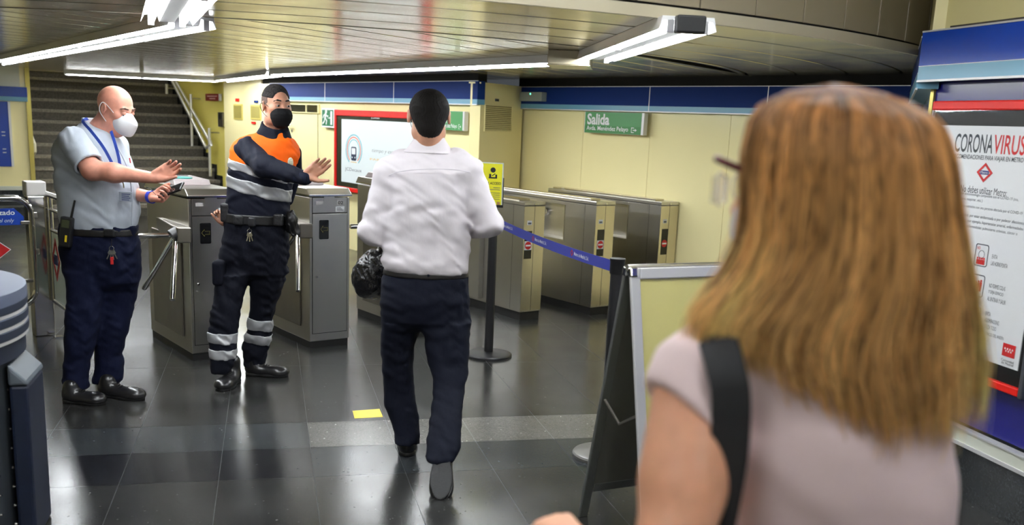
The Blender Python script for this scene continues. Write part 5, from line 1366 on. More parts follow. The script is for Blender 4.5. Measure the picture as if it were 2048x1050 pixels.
G.part('mask', [ell(HG(0, .062, -.058), (.064, .064, .058), HG.ax, 0), cap(HG(0, .098, -.026), HG(0, .112, -.045), .014, .016, k=.02), ell(HG(0, .055, -.098), (.044, .046, .032), HG.ax, .02), half(HG(0, .026, 0), -HG.f, k=.004), half(HG(0, .09, -.016), HG.u * 1 + HG.f * .0, k=.006)], .003, bmask,
       disp=[lambda P: -.0012 * np.abs(np.sin((P @ nv(HG.u)) * 150)) + 0])
for q in (-1, 1): G.tube('ear_loop', curve_pts([HG(q * .060, .046, -.020), HG(q * .076, .010, .010), HG(q * .090, -.014, .012), HG(q * .090, -.024, -.012), HG(q * .078, .004, -.05), HG(q * .060, .036, -.075)]), .0019, black, 6)
navy_j = cloth('navy jersey cloth', S(14, 18, 34), .8, bmp=.35); orange = cloth('fluorescent orange cloth', S(255, 104, 12), .7, bmp=.3)
band_m = mat('silver reflective tape', S(168, 170, 172), .45, .35, bump=(14, .2, (1, 1, .5), .008))
g_rows = [(268, 518, 572, D + .01, .075), (278, 495, 585, D, .095), (290, 474, 592, D, .115), (303, 464, 594, D, .125), (325, 459, 592, D, .130), (350, 456, 588, D, .132), (386, 454, 581, D, .130), (415, 453, 577, D, .128), (436, 451, 577, D, .128), (446, 455, 574, D, .125)]
def tors(g=0.): return [loft(g_rows, .03, g=g, e=2.3), cap(at(522, 284, D), at(487, 294, D), .050 + g, .058 + g, k=.05), cap(at(560, 284, D), at(580, 305, D), .045 + g, .045 + g, k=.05)]
fl = [folds(100, .0022, (.3, .2, 1), (1, .5, .6), .7), folds(45, .0030, (.8, .2, -.6), (.3, .8, 1), 1.9)]
yb = at(520, 329, D); yo = half(yb, -Z + LAT * -.02)
G.part('jersey', tors(-.001) + [half(at(520, 328, D), Z)], .0055, navy_j, it=2, disp=fl)
G.part('yoke', tors(.001) + [half(at(520, 331, D), -Z)], .0055, orange, it=2, disp=fl)
for y0, y1, sk_ in ((330, 352, .05), (362, 391, .09)):
    sl = Z + LAT * .16 - Z * 0
    G.part('reflective_band', tors(.0035) + [half(at(515, y0, D), Z + LAT * .22), half(at(515, y1 - 3, D), -Z - LAT * .22)], .005, band_m, it=1, disp=fl)
# arm sleeve, navy, with armhole piping
slv = [cap(gsh, gel, .068, .060, k=.04), cap(gel, gwr, .062, .040, k=.04), cap(at(486, 300, D - .04), gsh, .050, .064, k=.03)]
G.part('sleeve', slv, .005, navy_j, it=2, disp=[folds(110, .0030, (.8, -.4, .7), (1, .5, -.6), .2), folds(50, .0034, (.9, .2, -.3), (.3, .8, 1), 2.9)])
G.part('cuff', [cap(gwr - (gwr - gel).normalized() * .05, gwr + (gwr - gel).normalized() * .004, .042, .038, k=0)], .004, cloth('navy rib', S(24, 30, 50), .85))
G.part('sleeve', [cap(at(589, 305, D + .02), at(590, 345, D + .12), .042, .042, k=.02), cap(at(590, 345, D + .12), at(575, 400, D + .16), .042, .036, k=.02)], .006, navy_j, it=2)
# collar
G.part('collar', [loft([(243, 524, 573, D + .01, .065), (256, 520, 577, D, .070), (272, 510, 582, D, .082), (280, 500, 585, D, .095)], 0), loft([(235, 530, 564, D + .0, .053), (285, 528, 566, D, .056)], 0, op='s'),
        ell(at(562, 262, D - .10), (.038, .06, .055), None, .01, 's'), half(at(522, 242, D), Z + fG * .42)], .0035, navy_j)
for a, b, c in (((520, 250), (524, 272), (541, 274)), ((578, 262), (563, 270), (572, 282))): pass
G.part('undershirt', [cap(at(549, 266, D - .01), at(552, 284, D - .05), .034, .022), half(at(550, 262, D), Z)], .004, black)
P = at(581, 325, D - .125); bf = (fG * .7 - AWAY * .6).normalized()
b_ = G.part('badge', [ell(P, (.017, .030, .006), (bf.cross(Z), Z, bf), 0)], .0025, mat('pale enamel badge', S(205, 200, 175), .35, .3, noise=(90, .35)))
# belt with pouches
G.part('duty_belt', [loft([(427, 451, 579, D, .138), (446, 450, 578, D, .140)], 0)], .005, black, it=1)
for (x, y, dd, h_, nm) in ((452, 425, -.05, (.028, .03, .055), 'radio_pouch'), (478, 440, -.125, (.030, .02, .030), 'belt_pouch'), (504, 444, -.14, (.022, .018, .028), 'belt_pouch'), (557, 440, -.12, (.028, .022, .035), 'belt_pouch')):
    c_ = at(x, y, D + dd); G.part(nm, [rbox(c_, h_, (LAT, AWAY, Z), .010, 0)], .005, mat('black nylon', (.014, .014, .016), .5, bump=(60, .4)), it=1)
gl = at(583, 440, D - .06)
G.part('gloves', [ell(gl, (.034, .04, .055), (LAT, AWAY, Z), 0), cap(gl + Z * .03, gl - Z * .085 + LAT * .012, .020, .012, k=.02), cap(gl, gl - Z * .06 + LAT * -.02, .022, .014, k=.02)], .004, mat('black glove leather', (.012, .012, .013), .38), disp=[folds(190, .005, (1, .5, .4), (.2, 1, .8), .5)])
gt = cloth('dark navy work trousers', S(10, 13, 26), .85, bmp=.45, sc=18)
gl_rows = [(548, 434, 501, D - .05, .095), (570, 432, 493, D - .07, .09), (590, 430, 487, D - .09, .082), (620, 424, 481, D - .11, .078), (655, 418, 476, D - .13, .072), (680, 416, 473, D - .14, .070), (704, 421, 473, D - .15, .068), (735, 421, 466, D - .16, .064), (745, 424, 460, D - .16, .06)]
gr_rows = [(548, 500, 571, D + .02, .095), (577, 500, 565, D + .03, .09), (600, 502, 555, D + .05, .082), (632, 498, 546, D + .06, .074), (664, 494, 543, D + .07, .070), (685, 486, 541, D + .08, .070), (705, 486, 534, D + .08, .066), (725, 487, 531, D + .09, .062), (730, 490, 528, D + .09, .06)]
gh = [(436, 450, 578, D, .128), (470, 448, 578, D, .132), (510, 440, 576, D, .13), (545, 434, 573, D, .11), (553, 450, 560, D, .07)]
fo = [folds(105, .0034, (.1, 0, 1), (1, .6, .3), .9), folds(52, .0042, (.7, .2, 1), (1, .6, -.5), 2.6)]
def trG(g=0.): return [loft(gh, .03, g=g), loft(gl_rows, .03, g=g), loft(gr_rows, .03, g=g)]
G.part('trousers', trG(), .0065, gt, it=2, disp=fo)
G.part('cargo_pocket', [rbox(at(440, 545, D - .10), (.035, .06, .075), (LAT, AWAY, Z), .02)], .006, gt)
for y0, y1, left, sk_ in ((654, 674, True, -.0), (685, 704, True, -.0), (640, 664, False, .12), (672, 693, False, .14)):
    rows = gl_rows if left else gr_rows; xc = 447 if left else 518
    G.part('reflective_band', [loft(rows, 0, g=.003), half(at(xc, y0, D), Z + LAT * sk_), half(at(xc, y1, D), -Z - LAT * sk_)], .005, band_m, it=1, disp=fo)
fl_ = onz(441, 783)
hl2 = at(450, 752, D - .04); hl2.z = 0
shoe(G, Vector((*(fl_ + AWAY * .27 + LAT * .02).xy, .0)), Vector((*fl_.xy, .0)), shoe_blk, sole_m, w=.055, h=.13)
hR = onz(492, 749); tR = onz(575, 753); shoe(G, hR, tR, shoe_blk, sole_m, w=.052, h=.13)
# keys on the guard's belt
kc = at(499, 462, D - .15)
def keyring(c, label, nkeys=3, red_=False):
    t = thing('key_ring', c, 0, label, 'keys'); st = mat('nickel keys', (.7, .68, .62), .25, 1)
    b = MB(); b.tube([(.012 * math.cos(a * .5236), 0, .012 * math.sin(a * .5236)) for a in range(12)], .0016, 6, closed=True); b.build('ring', st, t)
    b = MB(); b.tube([(0, 0, .012), (.003, .002, .05)], .0022, 6); b.build('strap_clip', black, t)
    for i in range(nkeys):
        a = math.radians(-90 + (i - (nkeys - 1) / 2) * 16); dx, dz = math.cos(a), math.sin(a); b = MB()
        b.prism([(.010 * dx + .008 * dz, .010 * dz - .008 * dx), (.030 * dx + .009 * dz, .030 * dz - .009 * dx), (.034 * dx + .003 * dz, .034 * dz - .003 * dx), (.062 * dx + .003 * dz, .062 * dz - .003 * dx), (.062 * dx - .003 * dz, .062 * dz + .003 * dx), (.034 * dx - .003 * dz, .034 * dz + .003 * dx), (.030 * dx - .009 * dz, .030 * dz + .009 * dx), (.010 * dx - .008 * dz, .010 * dz + .008 * dx)], -.001 + .003 * i, .001 + .003 * i)
        b.build('key', st, t)
    if red_:
        b = MB(); b.box(-.008, .008, -.008, -.002, -.085, -.045); b.build('key_tag', ink_red, t, bevel=.003)
keyring(kc, 'bunch of keys hanging from the guard\'s belt')

# ------------------------------------------------------------------ bald man in the pale shirt
D = 5.42
HAIRC[0] = mat('light brown brow', (.10, .055, .035), .6)
Lm = Person(onz(200, 800).xy.to_3d(), 'bald man in a pale grey short-sleeved shirt and white mask, looking down')
skL = skinmat('flushed fair skin', S(214, 150, 128), .14)
fL = (LAT * .93 - AWAY * .36).normalized()
HL = Frame(at(232, 218, D), fL - Z * .30)
Lm.skin(head_prims(HL, neck_to=at(196, 278, D + .02), neck_r=.064, wide=1.05) + [cap(at(200, 262, D + .01), at(232, 258, D), .058, .045, k=.03)], .0028)
lsh = at(150, 286, D - .13); lel = at(184, 340, D - .22); lwr = at(309, 356, D - .22)
hf = (LAT * .86 + Z * .50 - AWAY * .05).normalized(); hs_ = (LAT * .5 - Z * .80 - AWAY * .1)
Lm.skin([cap(lsh, lel, .058, .050, k=.02), cap(lel, lel.lerp(lwr, .35), .050, .047, k=.03), cap(lel.lerp(lwr, .35), lwr, .046, .028, k=.03)] + hand_prims(lwr, hf, LAT * .4 - AWAY * .9, hs_, curl=(.22, .22, .25, .3), spread=.0, thumb=(.35, .9, .2), L=1.0), .0028)
fsh = at(236, 292, D + .14); fel = at(244, 385, D + .10); fwr = at(303, 394, D - .04)
hf2 = (LAT * .93 + Z * .05 - AWAY * .30).normalized()
Lm.skin([cap(fel, fwr, .044, .030, k=.02)] + hand_prims(fwr, hf2, Z * .8 + LAT * .0 - AWAY * .5, AWAY * .8 + Z * .6, curl=(.75, .8, .85, .9), bend=.5, thumb=(.45, .9, .5), L=.98), .0028)
Lm.skin([loft([(262, 170, 215, D, .06), (300, 135, 235, D, .10), (360, 128, 255, D, .13), (430, 135, 262, D, .13), (500, 135, 262, D, .12), (545, 140, 265, D, .11)]),
         cap(at(165, 530, D - .05), at(165, 640, D - .07), .06, .045), cap(at(165, 640, D - .07), at(153, 770, D - .06), .055, .036), cap(at(235, 520, D + .05), at(224, 640, D + .06), .075, .055), cap(at(224, 640, D + .06), at(215, 765, D + .1), .055, .036), cap(fsh, fel, .045, .044)], .012)
Lm.finish(skL)
eyes(Lm, HL, look=(0, 1, -.9))
# upper lids lowered
Lm.part('eyelid', [ell(HL(-.0315, .0775, .0030), (.0142, .0152, .0118), HL.ax, 0), ell(HL(.0315, .0775, .0030), (.0142, .0152, .0118), HL.ax, 0), half(HL(0, 0, -.0035), -HL.u)], .002, skL)
Lm.part('beard', head_prims(HL, g=.0008, ears=False, wide=1.05)[:5] + [ell(HL(q * .048, .012, -.075), (.024, .037, .028), HL.ax, .02) for q in (-1, 1)] + [half(HL(0, 0, -.040), HL.u - HL.f * .35), half(HL(0, -.012, 0), -HL.f - HL.u * .2)], .003, mat('short stubble', (.085, .055, .042), .9, noise=(260, .6)))
wm = mat('white respirator felt', S(226, 228, 230), .75, bump=(200, .2, (1, 1, 1), .002))
A = HL.ax
Lm.part('mask', [ell(HL(0, .058, -.052), (.062, .060, .060), A, 0), cap(HL(0, .095, -.018), HL(0, .132, -.045), .018, .012, k=.035), cap(HL(0, .126, -.040), HL(0, .118, -.095), .014, .014, k=.035), ell(HL(0, .085, -.070), (.040, .045, .042), A, .03), half(HL(0, .032, -.05), -HL.f - HL.u * .15, k=.004)], .003, wm)
for q in (-1, 1):
    Lm.tube('ear_loop', curve_pts([HL(q * .058, .062, -.022), HL(q * .076, .028, .010), HL(q * .087, -.010, .030), HL(q * .092, -.024, .012), HL(q * .090, -.022, -.020), HL(q * .078, .004, -.052), HL(q * .058, .044, -.088)]), .0020, white_p, 8)
sl_ = cloth('pale grey-blue shirt cotton', S(184, 192, 202), .8, bmp=.3, sc=12)
l_rows = [(254, 172, 214, D + .01, .07), (262, 140, 226, D, .11), (275, 122, 236, D, .145), (290, 112, 245, D, .165), (312, 110, 256, D, .175), (340, 112, 267, D, .172), (374, 115, 273, D, .168), (400, 119, 275, D, .165), (429, 122, 275, D, .160), (446, 124, 272, D, .155), (459, 128, 268, D, .145)]
Lm.part('shirt', [loft(l_rows, .03, e=2.2), cap(lsh + Z * .01, lsh.lerp(lel, .72), .076, .070, k=.045), half(lsh.lerp(lel, .80), (lel - lsh).normalized() * .7 + Z * -.45 + LAT * .1), cap(at(175, 268, D - .02), lsh, .055, .070, k=.05), cap(fsh, fel, .06, .056, k=.03)][:1] +
        [cap(at(175, 268, D - .02), lsh, .055, .070, k=.05), cap(fsh, fel, .058, .054, k=.03)], .0065, sl_, it=2, disp=[folds(70, .0030, (.3, .2, 1), (1, .5, .6), .7), folds(40, .0040, (.9, .2, -.5), (.3, .8, 1), .9)])
dd_ = (lel - lsh).normalized()
Lm.part('sleeve', [cap(lsh - dd_ * .01, lsh + dd_ * .30, .080, .074, k=0), half(lsh + dd_ * .165, dd_), cap(lsh + dd_ * .15, lsh + dd_ * .35, .060, .060, k=.004, op='s')], .005, sl_, it=2, disp=[folds(90, .0028, (.6, .2, .8), (1, .5, -.6), .3)])
Lm.part('collar', [loft([(236, 166, 205, D + .02, .066), (250, 164, 222, D, .074), (266, 160, 232, D, .085), (272, 164, 236, D, .09)], 0), loft([(228, 172, 204, D + .02, .060), (280, 172, 222, D, .062)], 0, op='s'), half(at(170, 232, D), Z + fL * .62)], .0035, cloth('pale grey-blue shirt cotton', (0, 0, 0)))
# placket, pocket
def chest(x, y, off): return at(x, y, D - off)
Lm.tube('placket', curve_pts([chest(232, 290, .128), chest(246, 315, .128), chest(258, 345, .125), chest(264, 390, .122), chest(264, 450, .116)]), .004, sl_, 8)
lan = mat('blue lanyard ribbon', S(48, 78, 176), .6)
L1 = [chest(176, 237, .055), chest(166, 243, .10), chest(182, 262, .158), chest(205, 292, .172), chest(222, 322, .17), chest(236, 352, .165)]
L2 = [chest(222, 262, .09), chest(231, 290, .135), chest(238, 318, .15), chest(243, 350, .155)]
ly = thing('lanyard_badge', at(247, 385, D - .17), 0, 'identity badge on a blue lanyard hanging over the bald man\'s shirt', 'badge')
b = MB(); 
def ribbon(pts, w, nrm):
    pts = curve_pts(pts, 6); vs = []; n = Vector(nrm)
    for i, p in enumerate(pts):
        t_ = (pts[min(i + 1, len(pts) - 1)] - pts[max(i - 1, 0)]).normalized(); s_ = t_.cross(n).normalized() * w / 2
        for q in (p - s_, p + s_, p + s_ + n * .0012, p - s_ + n * .0012): vs.append(q - ly.location)
    N = len(pts); return vs, [(4 * i + k, 4 * i + (k + 1) % 4, 4 * i + 4 + (k + 1) % 4, 4 * i + 4 + k) for i in range(N - 1) for k in range(4)]
for Lx in (L1, L2): b = MB(); b.add(*ribbon(Lx, .016, -AWAY)); b.build('ribbon', lan, ly)
b = MB(); b.add(*ribbon([chest(239, 352, .165), chest(246, 366, .168), chest(248, 376, .17)], .006, -AWAY)); b.build('clip', mat('nickel keys', (.7, .68, .62), .25, 1), ly)
fr = (-AWAY * .92 + LAT * .38).normalized(); sx_ = Z.cross(fr) * -1; sx_ = fr.cross(Z) * -1
pc = Vector((0, 0, 0)) + LAT * .012 - Z * .022
o = mesh_obj('badge_card', [surf([rbox(ly.location + pc, (.036, .0022, .027), (LAT, AWAY, Z), .002, 0)], .002)], mat('badge sleeve', S(180, 190, 205), .15), ly, ly.location)
b = MB(); c0 = pc
b.T = None
for k in range(4): 
    x0 = -.022; z0 = .012 - k * .010
    p = [c0 + LAT * x0 + Z * z0 - AWAY * .0032, c0 + LAT * (.024 - .006 * (k % 2)) + Z * z0 - AWAY * .0032, c0 + LAT * (.024 - .006 * (k % 2)) + Z * (z0 + .004) - AWAY * .0032, c0 + LAT * x0 + Z * (z0 + .004) - AWAY * .0032]
    b.add(p, [(0, 1, 2, 3)])
b.build('card_print', ink_blue, ly)
lt = cloth('navy uniform trousers', S(8, 16, 44), .85, bmp=.4, sc=14)
ll = [(540, 132, 222, D - .03, .12), (560, 136, 218, D - .04, .115), (590, 137, 208, D - .05, .105), (612, 136, 203, D - .06, .098), (641, 132, 199, D - .06, .090), (690, 131, 189, D - .06, .080), (724, 130, 178, D - .05, .075), (757, 127, 175, D - .05, .072), (776, 128, 178, D - .05, .072)]
lr = [(540, 190, 278, D + .05, .12), (575, 190, 274, D + .05, .11), (605, 186, 268, D + .06, .10), (652, 190, 257, D + .06, .085), (690, 192, 247, D + .08, .076), (708, 192, 243, D + .09, .074), (730, 192, 247, D + .10, .074), (752, 188, 246, D + .10, .072), (766, 185, 238, D + .10, .070)]
lh = [(448, 124, 272, D, .150), (470, 121, 274, D, .152), (500, 122, 279, D, .155), (532, 128, 279, D, .150), (560, 138, 277, D, .12), (575, 160, 262, D, .08)]
Lm.part('trousers', [loft(lh, .03), loft(ll, .03), loft(lr, .03)], .007, lt, it=2, disp=[folds(110, .0024, (.1, 0, 1), (1, .6, .3), .9), folds(50, .0036, (.6, .2, 1), (1, .6, -.5), 1.6)])
Lm.part('belt', [loft([(454, 124, 272, D, .156), (468, 122, 274, D, .157)], 0)], .005, mat('black leather belt', (.012, .011, .011), .35))
Lm.part('belt_buckle', [rbox(at(218, 466, D - .155), (.030, .008, .022), (LAT, AWAY, Z), .008, 0)], .004, black)
shoe(Lm, onz(128, 803), onz(209, 809), shoe_blk, sole_m, w=.052, h=.09)
shoe(Lm, onz(200, 790), onz(287, 800), shoe_blk, sole_m, w=.052, h=.09)
# wrist watch
wd_ = (fwr - fel).normalized()
Lm.part('wrist_strap', [cap(fwr - wd_ * .012, fwr + wd_ * .010, .0345, k=0), cap(fwr - wd_ * .05, fwr + wd_ * .05, .029, k=.0, op='s'), half(fwr + wd_ * .011, wd_), half(fwr - wd_ * .013, -wd_)], .0025, mat('blue rubber strap', S(30, 52, 190), .4))
Lm.tube('breast_pen', [at(259, 316, D - .115), at(261, 326, D - .12)], .003, ink_red, 8)
# radio, keys, phone
rc = at(133, 462, D - .165); t = thing('walkie_talkie', rc, 0, 'black walkie-talkie clipped to the bald man\'s belt', 'radio')
b = MB(); b.box(-.032, .032, -.02, .02, -.085, .075); o = b.build('radio_body', black, t, bevel=.008)
b = MB(); b.tube([(.018, 0, .07), (.030, 0, .17)], [.007, .005], 8); b.build('antenna', black, t)
b = MB(); b.box(-.02, .02, -.022, -.02, .02, .06); b.build('radio_screen', mat('olive radio screen', S(70, 76, 52), .3), t)
b = MB(); b.box(.004, .014, -.023, -.02, -.055, -.02); b.build('yellow_key', mat('yellow floor tape', (0, 0, 0)), t)
t.rotation_euler = (.0, math.radians(8), math.radians(-14))
keyring(at(223, 497, D - .175), 'bunch of keys with a red tag hanging from the bald man\'s belt', 4, True)
pc = at(342, 381, D - .07); t = thing('mobile_phone', pc, 0, 'dark mobile phone lying in the bald man\'s lower hand', 'phone')
X_ = (at(368, 371, D - .10) - at(316, 391, D - .06)).normalized(); Nn = (Z * .82 - LAT * .1 - AWAY * .5); Nn = (Nn - X_ * Nn.dot(X_)).normalized(); Y_ = Nn.cross(X_)
mesh_obj('phone_body', [surf([rbox(pc, (.076, .037, .0055), (X_, Y_, Nn), .004, 0)], .002)], black, t, pc)
mesh_obj('phone_screen', [surf([rbox(pc + Nn * .0052, (.071, .033, .0012), (X_, Y_, Nn), .001, 0)], .0012)], black_gloss, t, pc)
b = MB(); b.tube([p - pc for p in curve_pts([pc - X_ * .07 + Nn * .0, pc - X_ * .09 - Z * .0 + Y_ * -.0, at(300, 378, D - .12), at(292, 374, D - .13)])], .0015, 6); b.build('cable', black, t)
# ------------------------------------------------------------------ woman in the foreground, seen from behind
D = 1.26
hb = onz(1640, 2900).xy
W = Person(Vector((.86, 1.12, 0)), 'woman with shoulder-length auburn hair, glasses and pale pink T-shirt in the right foreground')
skW = skinmat('warm fair skin', S(226, 166, 132), .08)
fW = (-LAT * .80 + AWAY * .60).normalized()
HWm = Frame(at(1636, 388, D + .02), fW)
W.skin(head_prims(HWm, neck_to=at(1650, 720, D + .03), neck_r=.052, g=-.002), .004)
wsh = at(1402, 770, D - .03); wel = at(1328, 1190, 1.10)
whd = at(1155, 1092, 1.42)
hf = (AWAY * .9 - LAT * .42 + Z * .06).normalized()
W.skin([cap(wsh, wel, .050, .047, k=.03), cap(wsh, wsh.lerp(wel, .45), .052, .052, k=.03), cap(wel, whd, .046, .028, k=.02)] + hand_prims(whd, hf, -Z, LAT, curl=(.5, .6, .65, .7), L=.92, thumb=(.4, .8, .3)), .005)
W.skin([loft([(655, 1560, 1690, D + .02, .05), (720, 1440, 1840, D + .02, .07), (850, 1450, 1850, D + .02, .09), (1050, 1470, 1850, D + .03, .10)]),
        ], .012)
rs = Vector((wsh.x, wsh.y, 0)) + LAT * .255; rs.z = wsh.z; rel_ = rs + Vector((0, 0, -.30)) + AWAY * .03; rwr = rel_ + AWAY * .22 + Z * -.06
W.skin([cap(rs, rel_, .040, .036, k=.02), cap(rel_, rwr, .036, .026, k=.02)] + hand_prims(rwr, AWAY - Z * .2, -LAT, Z, curl=(.9, .9, .95, 1.0), L=.92), .006)
hipc = Vector(((at(1650, 900, D)).x, (at(1650, 900, D)).y, 0))
def P_(x, y, z): return hipc + LAT * x + AWAY * y + Z * z
W.skin([cap(P_(-.08, .02, .92), P_(-.085, .03, .50), .07, .05), cap(P_(-.085, .03, .50), P_(-.09, .0, .09), .05, .034), cap(P_(.08, .02, .92), P_(.085, .03, .50), .07, .05), cap(P_(.085, .03, .50), P_(.09, .0, .09), .05, .034)], .012)
W.finish(skW)
tee = mat('pale pink cotton jersey', S(240, 216, 215), .85, sheen=.15, spec=.2, bump=(7, .25, (1, 1, .5), .02))
w_rows = [(640, 1540, 1730, D + .02, .065), (665, 1440, 1800, D + .02, .085), (700, 1385, 1868, D + .02, .100), (760, 1378, 1893, D + .02, .112), (850, 1400, 1898, D + .02, .118), (950, 1425, 1899, D + .02, .115), (1050, 1440, 1900, D + .03, .112), (1250, 1440, 1905, D + .04, .115)]
def zrow(z, xl, xr, hd, dy=.02):    # level rows below the frame
    return (z, xl, xr, hd, dy)
sd = (wel - wsh).normalized()
W.part('shirt', [loft(w_rows, .03, e=2.3), cap(P_(-.075, .04, 1.02), P_(.08, .04, 1.02), .105, k=.05), cap(P_(-.07, .04, .93), P_(.075, .04, .93), .115, k=.06), cap(at(1450, 690, D + .01), wsh + Z * .012, .048, .060, k=.04), half(P_(0, 0, .84), -Z)], .008, tee, it=2,
       disp=[folds(60, .0022, (.5, .2, 1), (1, .5, .6), 1.1), folds(28, .0026, (.9, .2, -.5), (.3, .8, 1), .3)])
hem = (sd * 1.0 - LAT * .55 - AWAY * 0).normalized()
W.part('sleeve', [cap(wsh + Z * .004, wsh + sd * .25, .064, .062, k=0), cap(at(1450, 700, D + .01), wsh, .050, .062, k=.03), half(wsh + sd * .058 + LAT * .0, (sd * .80 - LAT * .62).normalized()), cap(wsh + sd * .02, wsh + sd * .35, .0555, .0555, k=.0, op='s')], .004, tee, it=2, disp=[folds(60, .0020, (.5, .2, 1), (1, .5, .6), 1.1)])
jeans = cloth('dark blue denim', S(30, 36, 60), .85)
W.part('trousers', [cap(P_(-.07, .03, .90), P_(.07, .03, .90), .112, k=.05), cap(P_(-.08, .02, .86), P_(-.085, .03, .50), .085, .062, k=.04), cap(P_(-.085, .03, .50), P_(-.09, .0, .13), .062, .052, k=.02), cap(P_(.08, .02, .86), P_(.085, .03, .50), .085, .062, k=.04), cap(P_(.085, .03, .50), P_(.09, .0, .13), .062, .052, k=.02), half(P_(0, 0, .085), -Z), half(P_(0, 0, .98), Z)], .010, jeans)
for q in (-1, 1): shoe(W, P_(q * .09, -.06, 0), P_(q * .095, .19, 0), mat('pale canvas shoe', (.5, .48, .45), .7), sole_m, res=.007)
# glasses and mask
gm = mat('dark red spectacle frame', S(96, 14, 24), .3)
W.tube('spectacle_temple', curve_pts([HWm(-.074, -.01, .012), HWm(-.078, .050, .022), HWm(-.077, .100, .036), HWm(-.070, .110, .039)]), .0048, gm, 8)
rim_ = curve_pts([HWm(-.070, .108, .014), HWm(-.040, .118, .020), HWm(-.012, .122, .010), HWm(-.014, .120, -.014), HWm(-.040, .116, -.022), HWm(-.066, .108, -.014), HWm(-.070, .108, .014)])
rm = mat('pale clear rim', (.8, .78, .78), .2, alpha=.55); W.tube('spectacle_rim', rim_, .0014, rm, 8); W.tube('spectacle_rim', [Vector(p) - HWm.r * (2 * (Vector(p) - HWm.c).dot(HWm.r)) for p in rim_], .0014, rm, 8)
W.part('lens', [rbox(HWm(-.042, .116, -.001), (.026, .0010, .018), (HWm.r, HWm.f, HWm.u), .001, 0)], .0018, mat('clear lens', (.9, .93, .95), .02, trans=1, alpha=.3))
W.part('mask', [ell(HWm(0, .056, -.048), (.060, .054, .050), HWm.ax, 0), half(HWm(0, .040, 0), -HWm.f), half(HWm(0, 0, -.012), HWm.u)], .0035, mat('white-blue mask cloth', S(206, 212, 224), .8))
# hair: inner volume and locks
rows = [(172, 1600, 1745, .050), (184, 1556, 1790, .075), (205, 1525, 1830, .095), (250, 1495, 1866, .115), (310, 1482, 1884, .128), (400, 1478, 1893, .130), (480, 1468, 1905, .128), (540, 1440, 1918, .124), (590, 1400, 1930, .118), (630, 1362, 1940, .112), (665, 1348, 1946, .108), (700, 1346, 1950, .106), (760, 1380, 1952, .100), (830, 1420, 1950, .095)]
LN, AWn = nv(LAT), nv(AWAY)
T = []
for y, xl, xr, hd in rows:
    A_, B_ = nv(at(xl, y, D)), nv(at(xr, y, D)); c = (A_ + B_) / 2; T.append((c[2], c[0] + AWn[0] * -.012, c[1] + AWn[1] * -.012, (B_ - A_) @ LN / 2, hd))
T = np.array(sorted(T))
hz = lambda z: [np.interp(z, T[:, 0], T[:, i]) for i in (1, 2, 3, 4)]
zt, zb = T[-1, 0], T[0, 0]
hairm = bpy.data.materials.new('auburn hair'); hairm.use_nodes = True; nt = hairm.node_tree; bs = nt.nodes['Principled BSDF']
an = node(nt, 'ShaderNodeAttribute'); an.attribute_name = 'lock'; nt.links.new(an.outputs['Color'], bs.inputs['Base Color'])
bs.inputs['Roughness'].default_value = .5; bs.inputs['Specular IOR Level'].default_value = .3
base_h = mat('dark auburn under-hair', S(120, 70, 32), .6)
rowsL = [(y + 3, xl + (26 if y > 200 else 12), xr - (26 if y > 200 else 12), D - .012, hd - .012) for y, xl, xr, hd in rows if y < 640]
W.part('hair_underlayer', [loft(rowsL, .0, e=2.0), ell(HWm(0, -.014, .030), (.082, .104, .093), HWm.ax, .02), half(HWm(0, .060, 0), HWm.f - HWm.u * .45, k=.02)], .007, base_h, it=3)
nst = 5200; seg = 22; vs = []; fs = []; colr = []
rg = np.random.default_rng(11)
part_c = nv(at(1665, 176, D - .01))
fx = np.array([nv(HWm.f) @ LN, nv(HWm.f) @ AWn])       # face direction in the (lat, away) plane
fa = math.atan2(fx[1], fx[0])
clump = rg.uniform(-.05, .05, 400)
cnt = 0
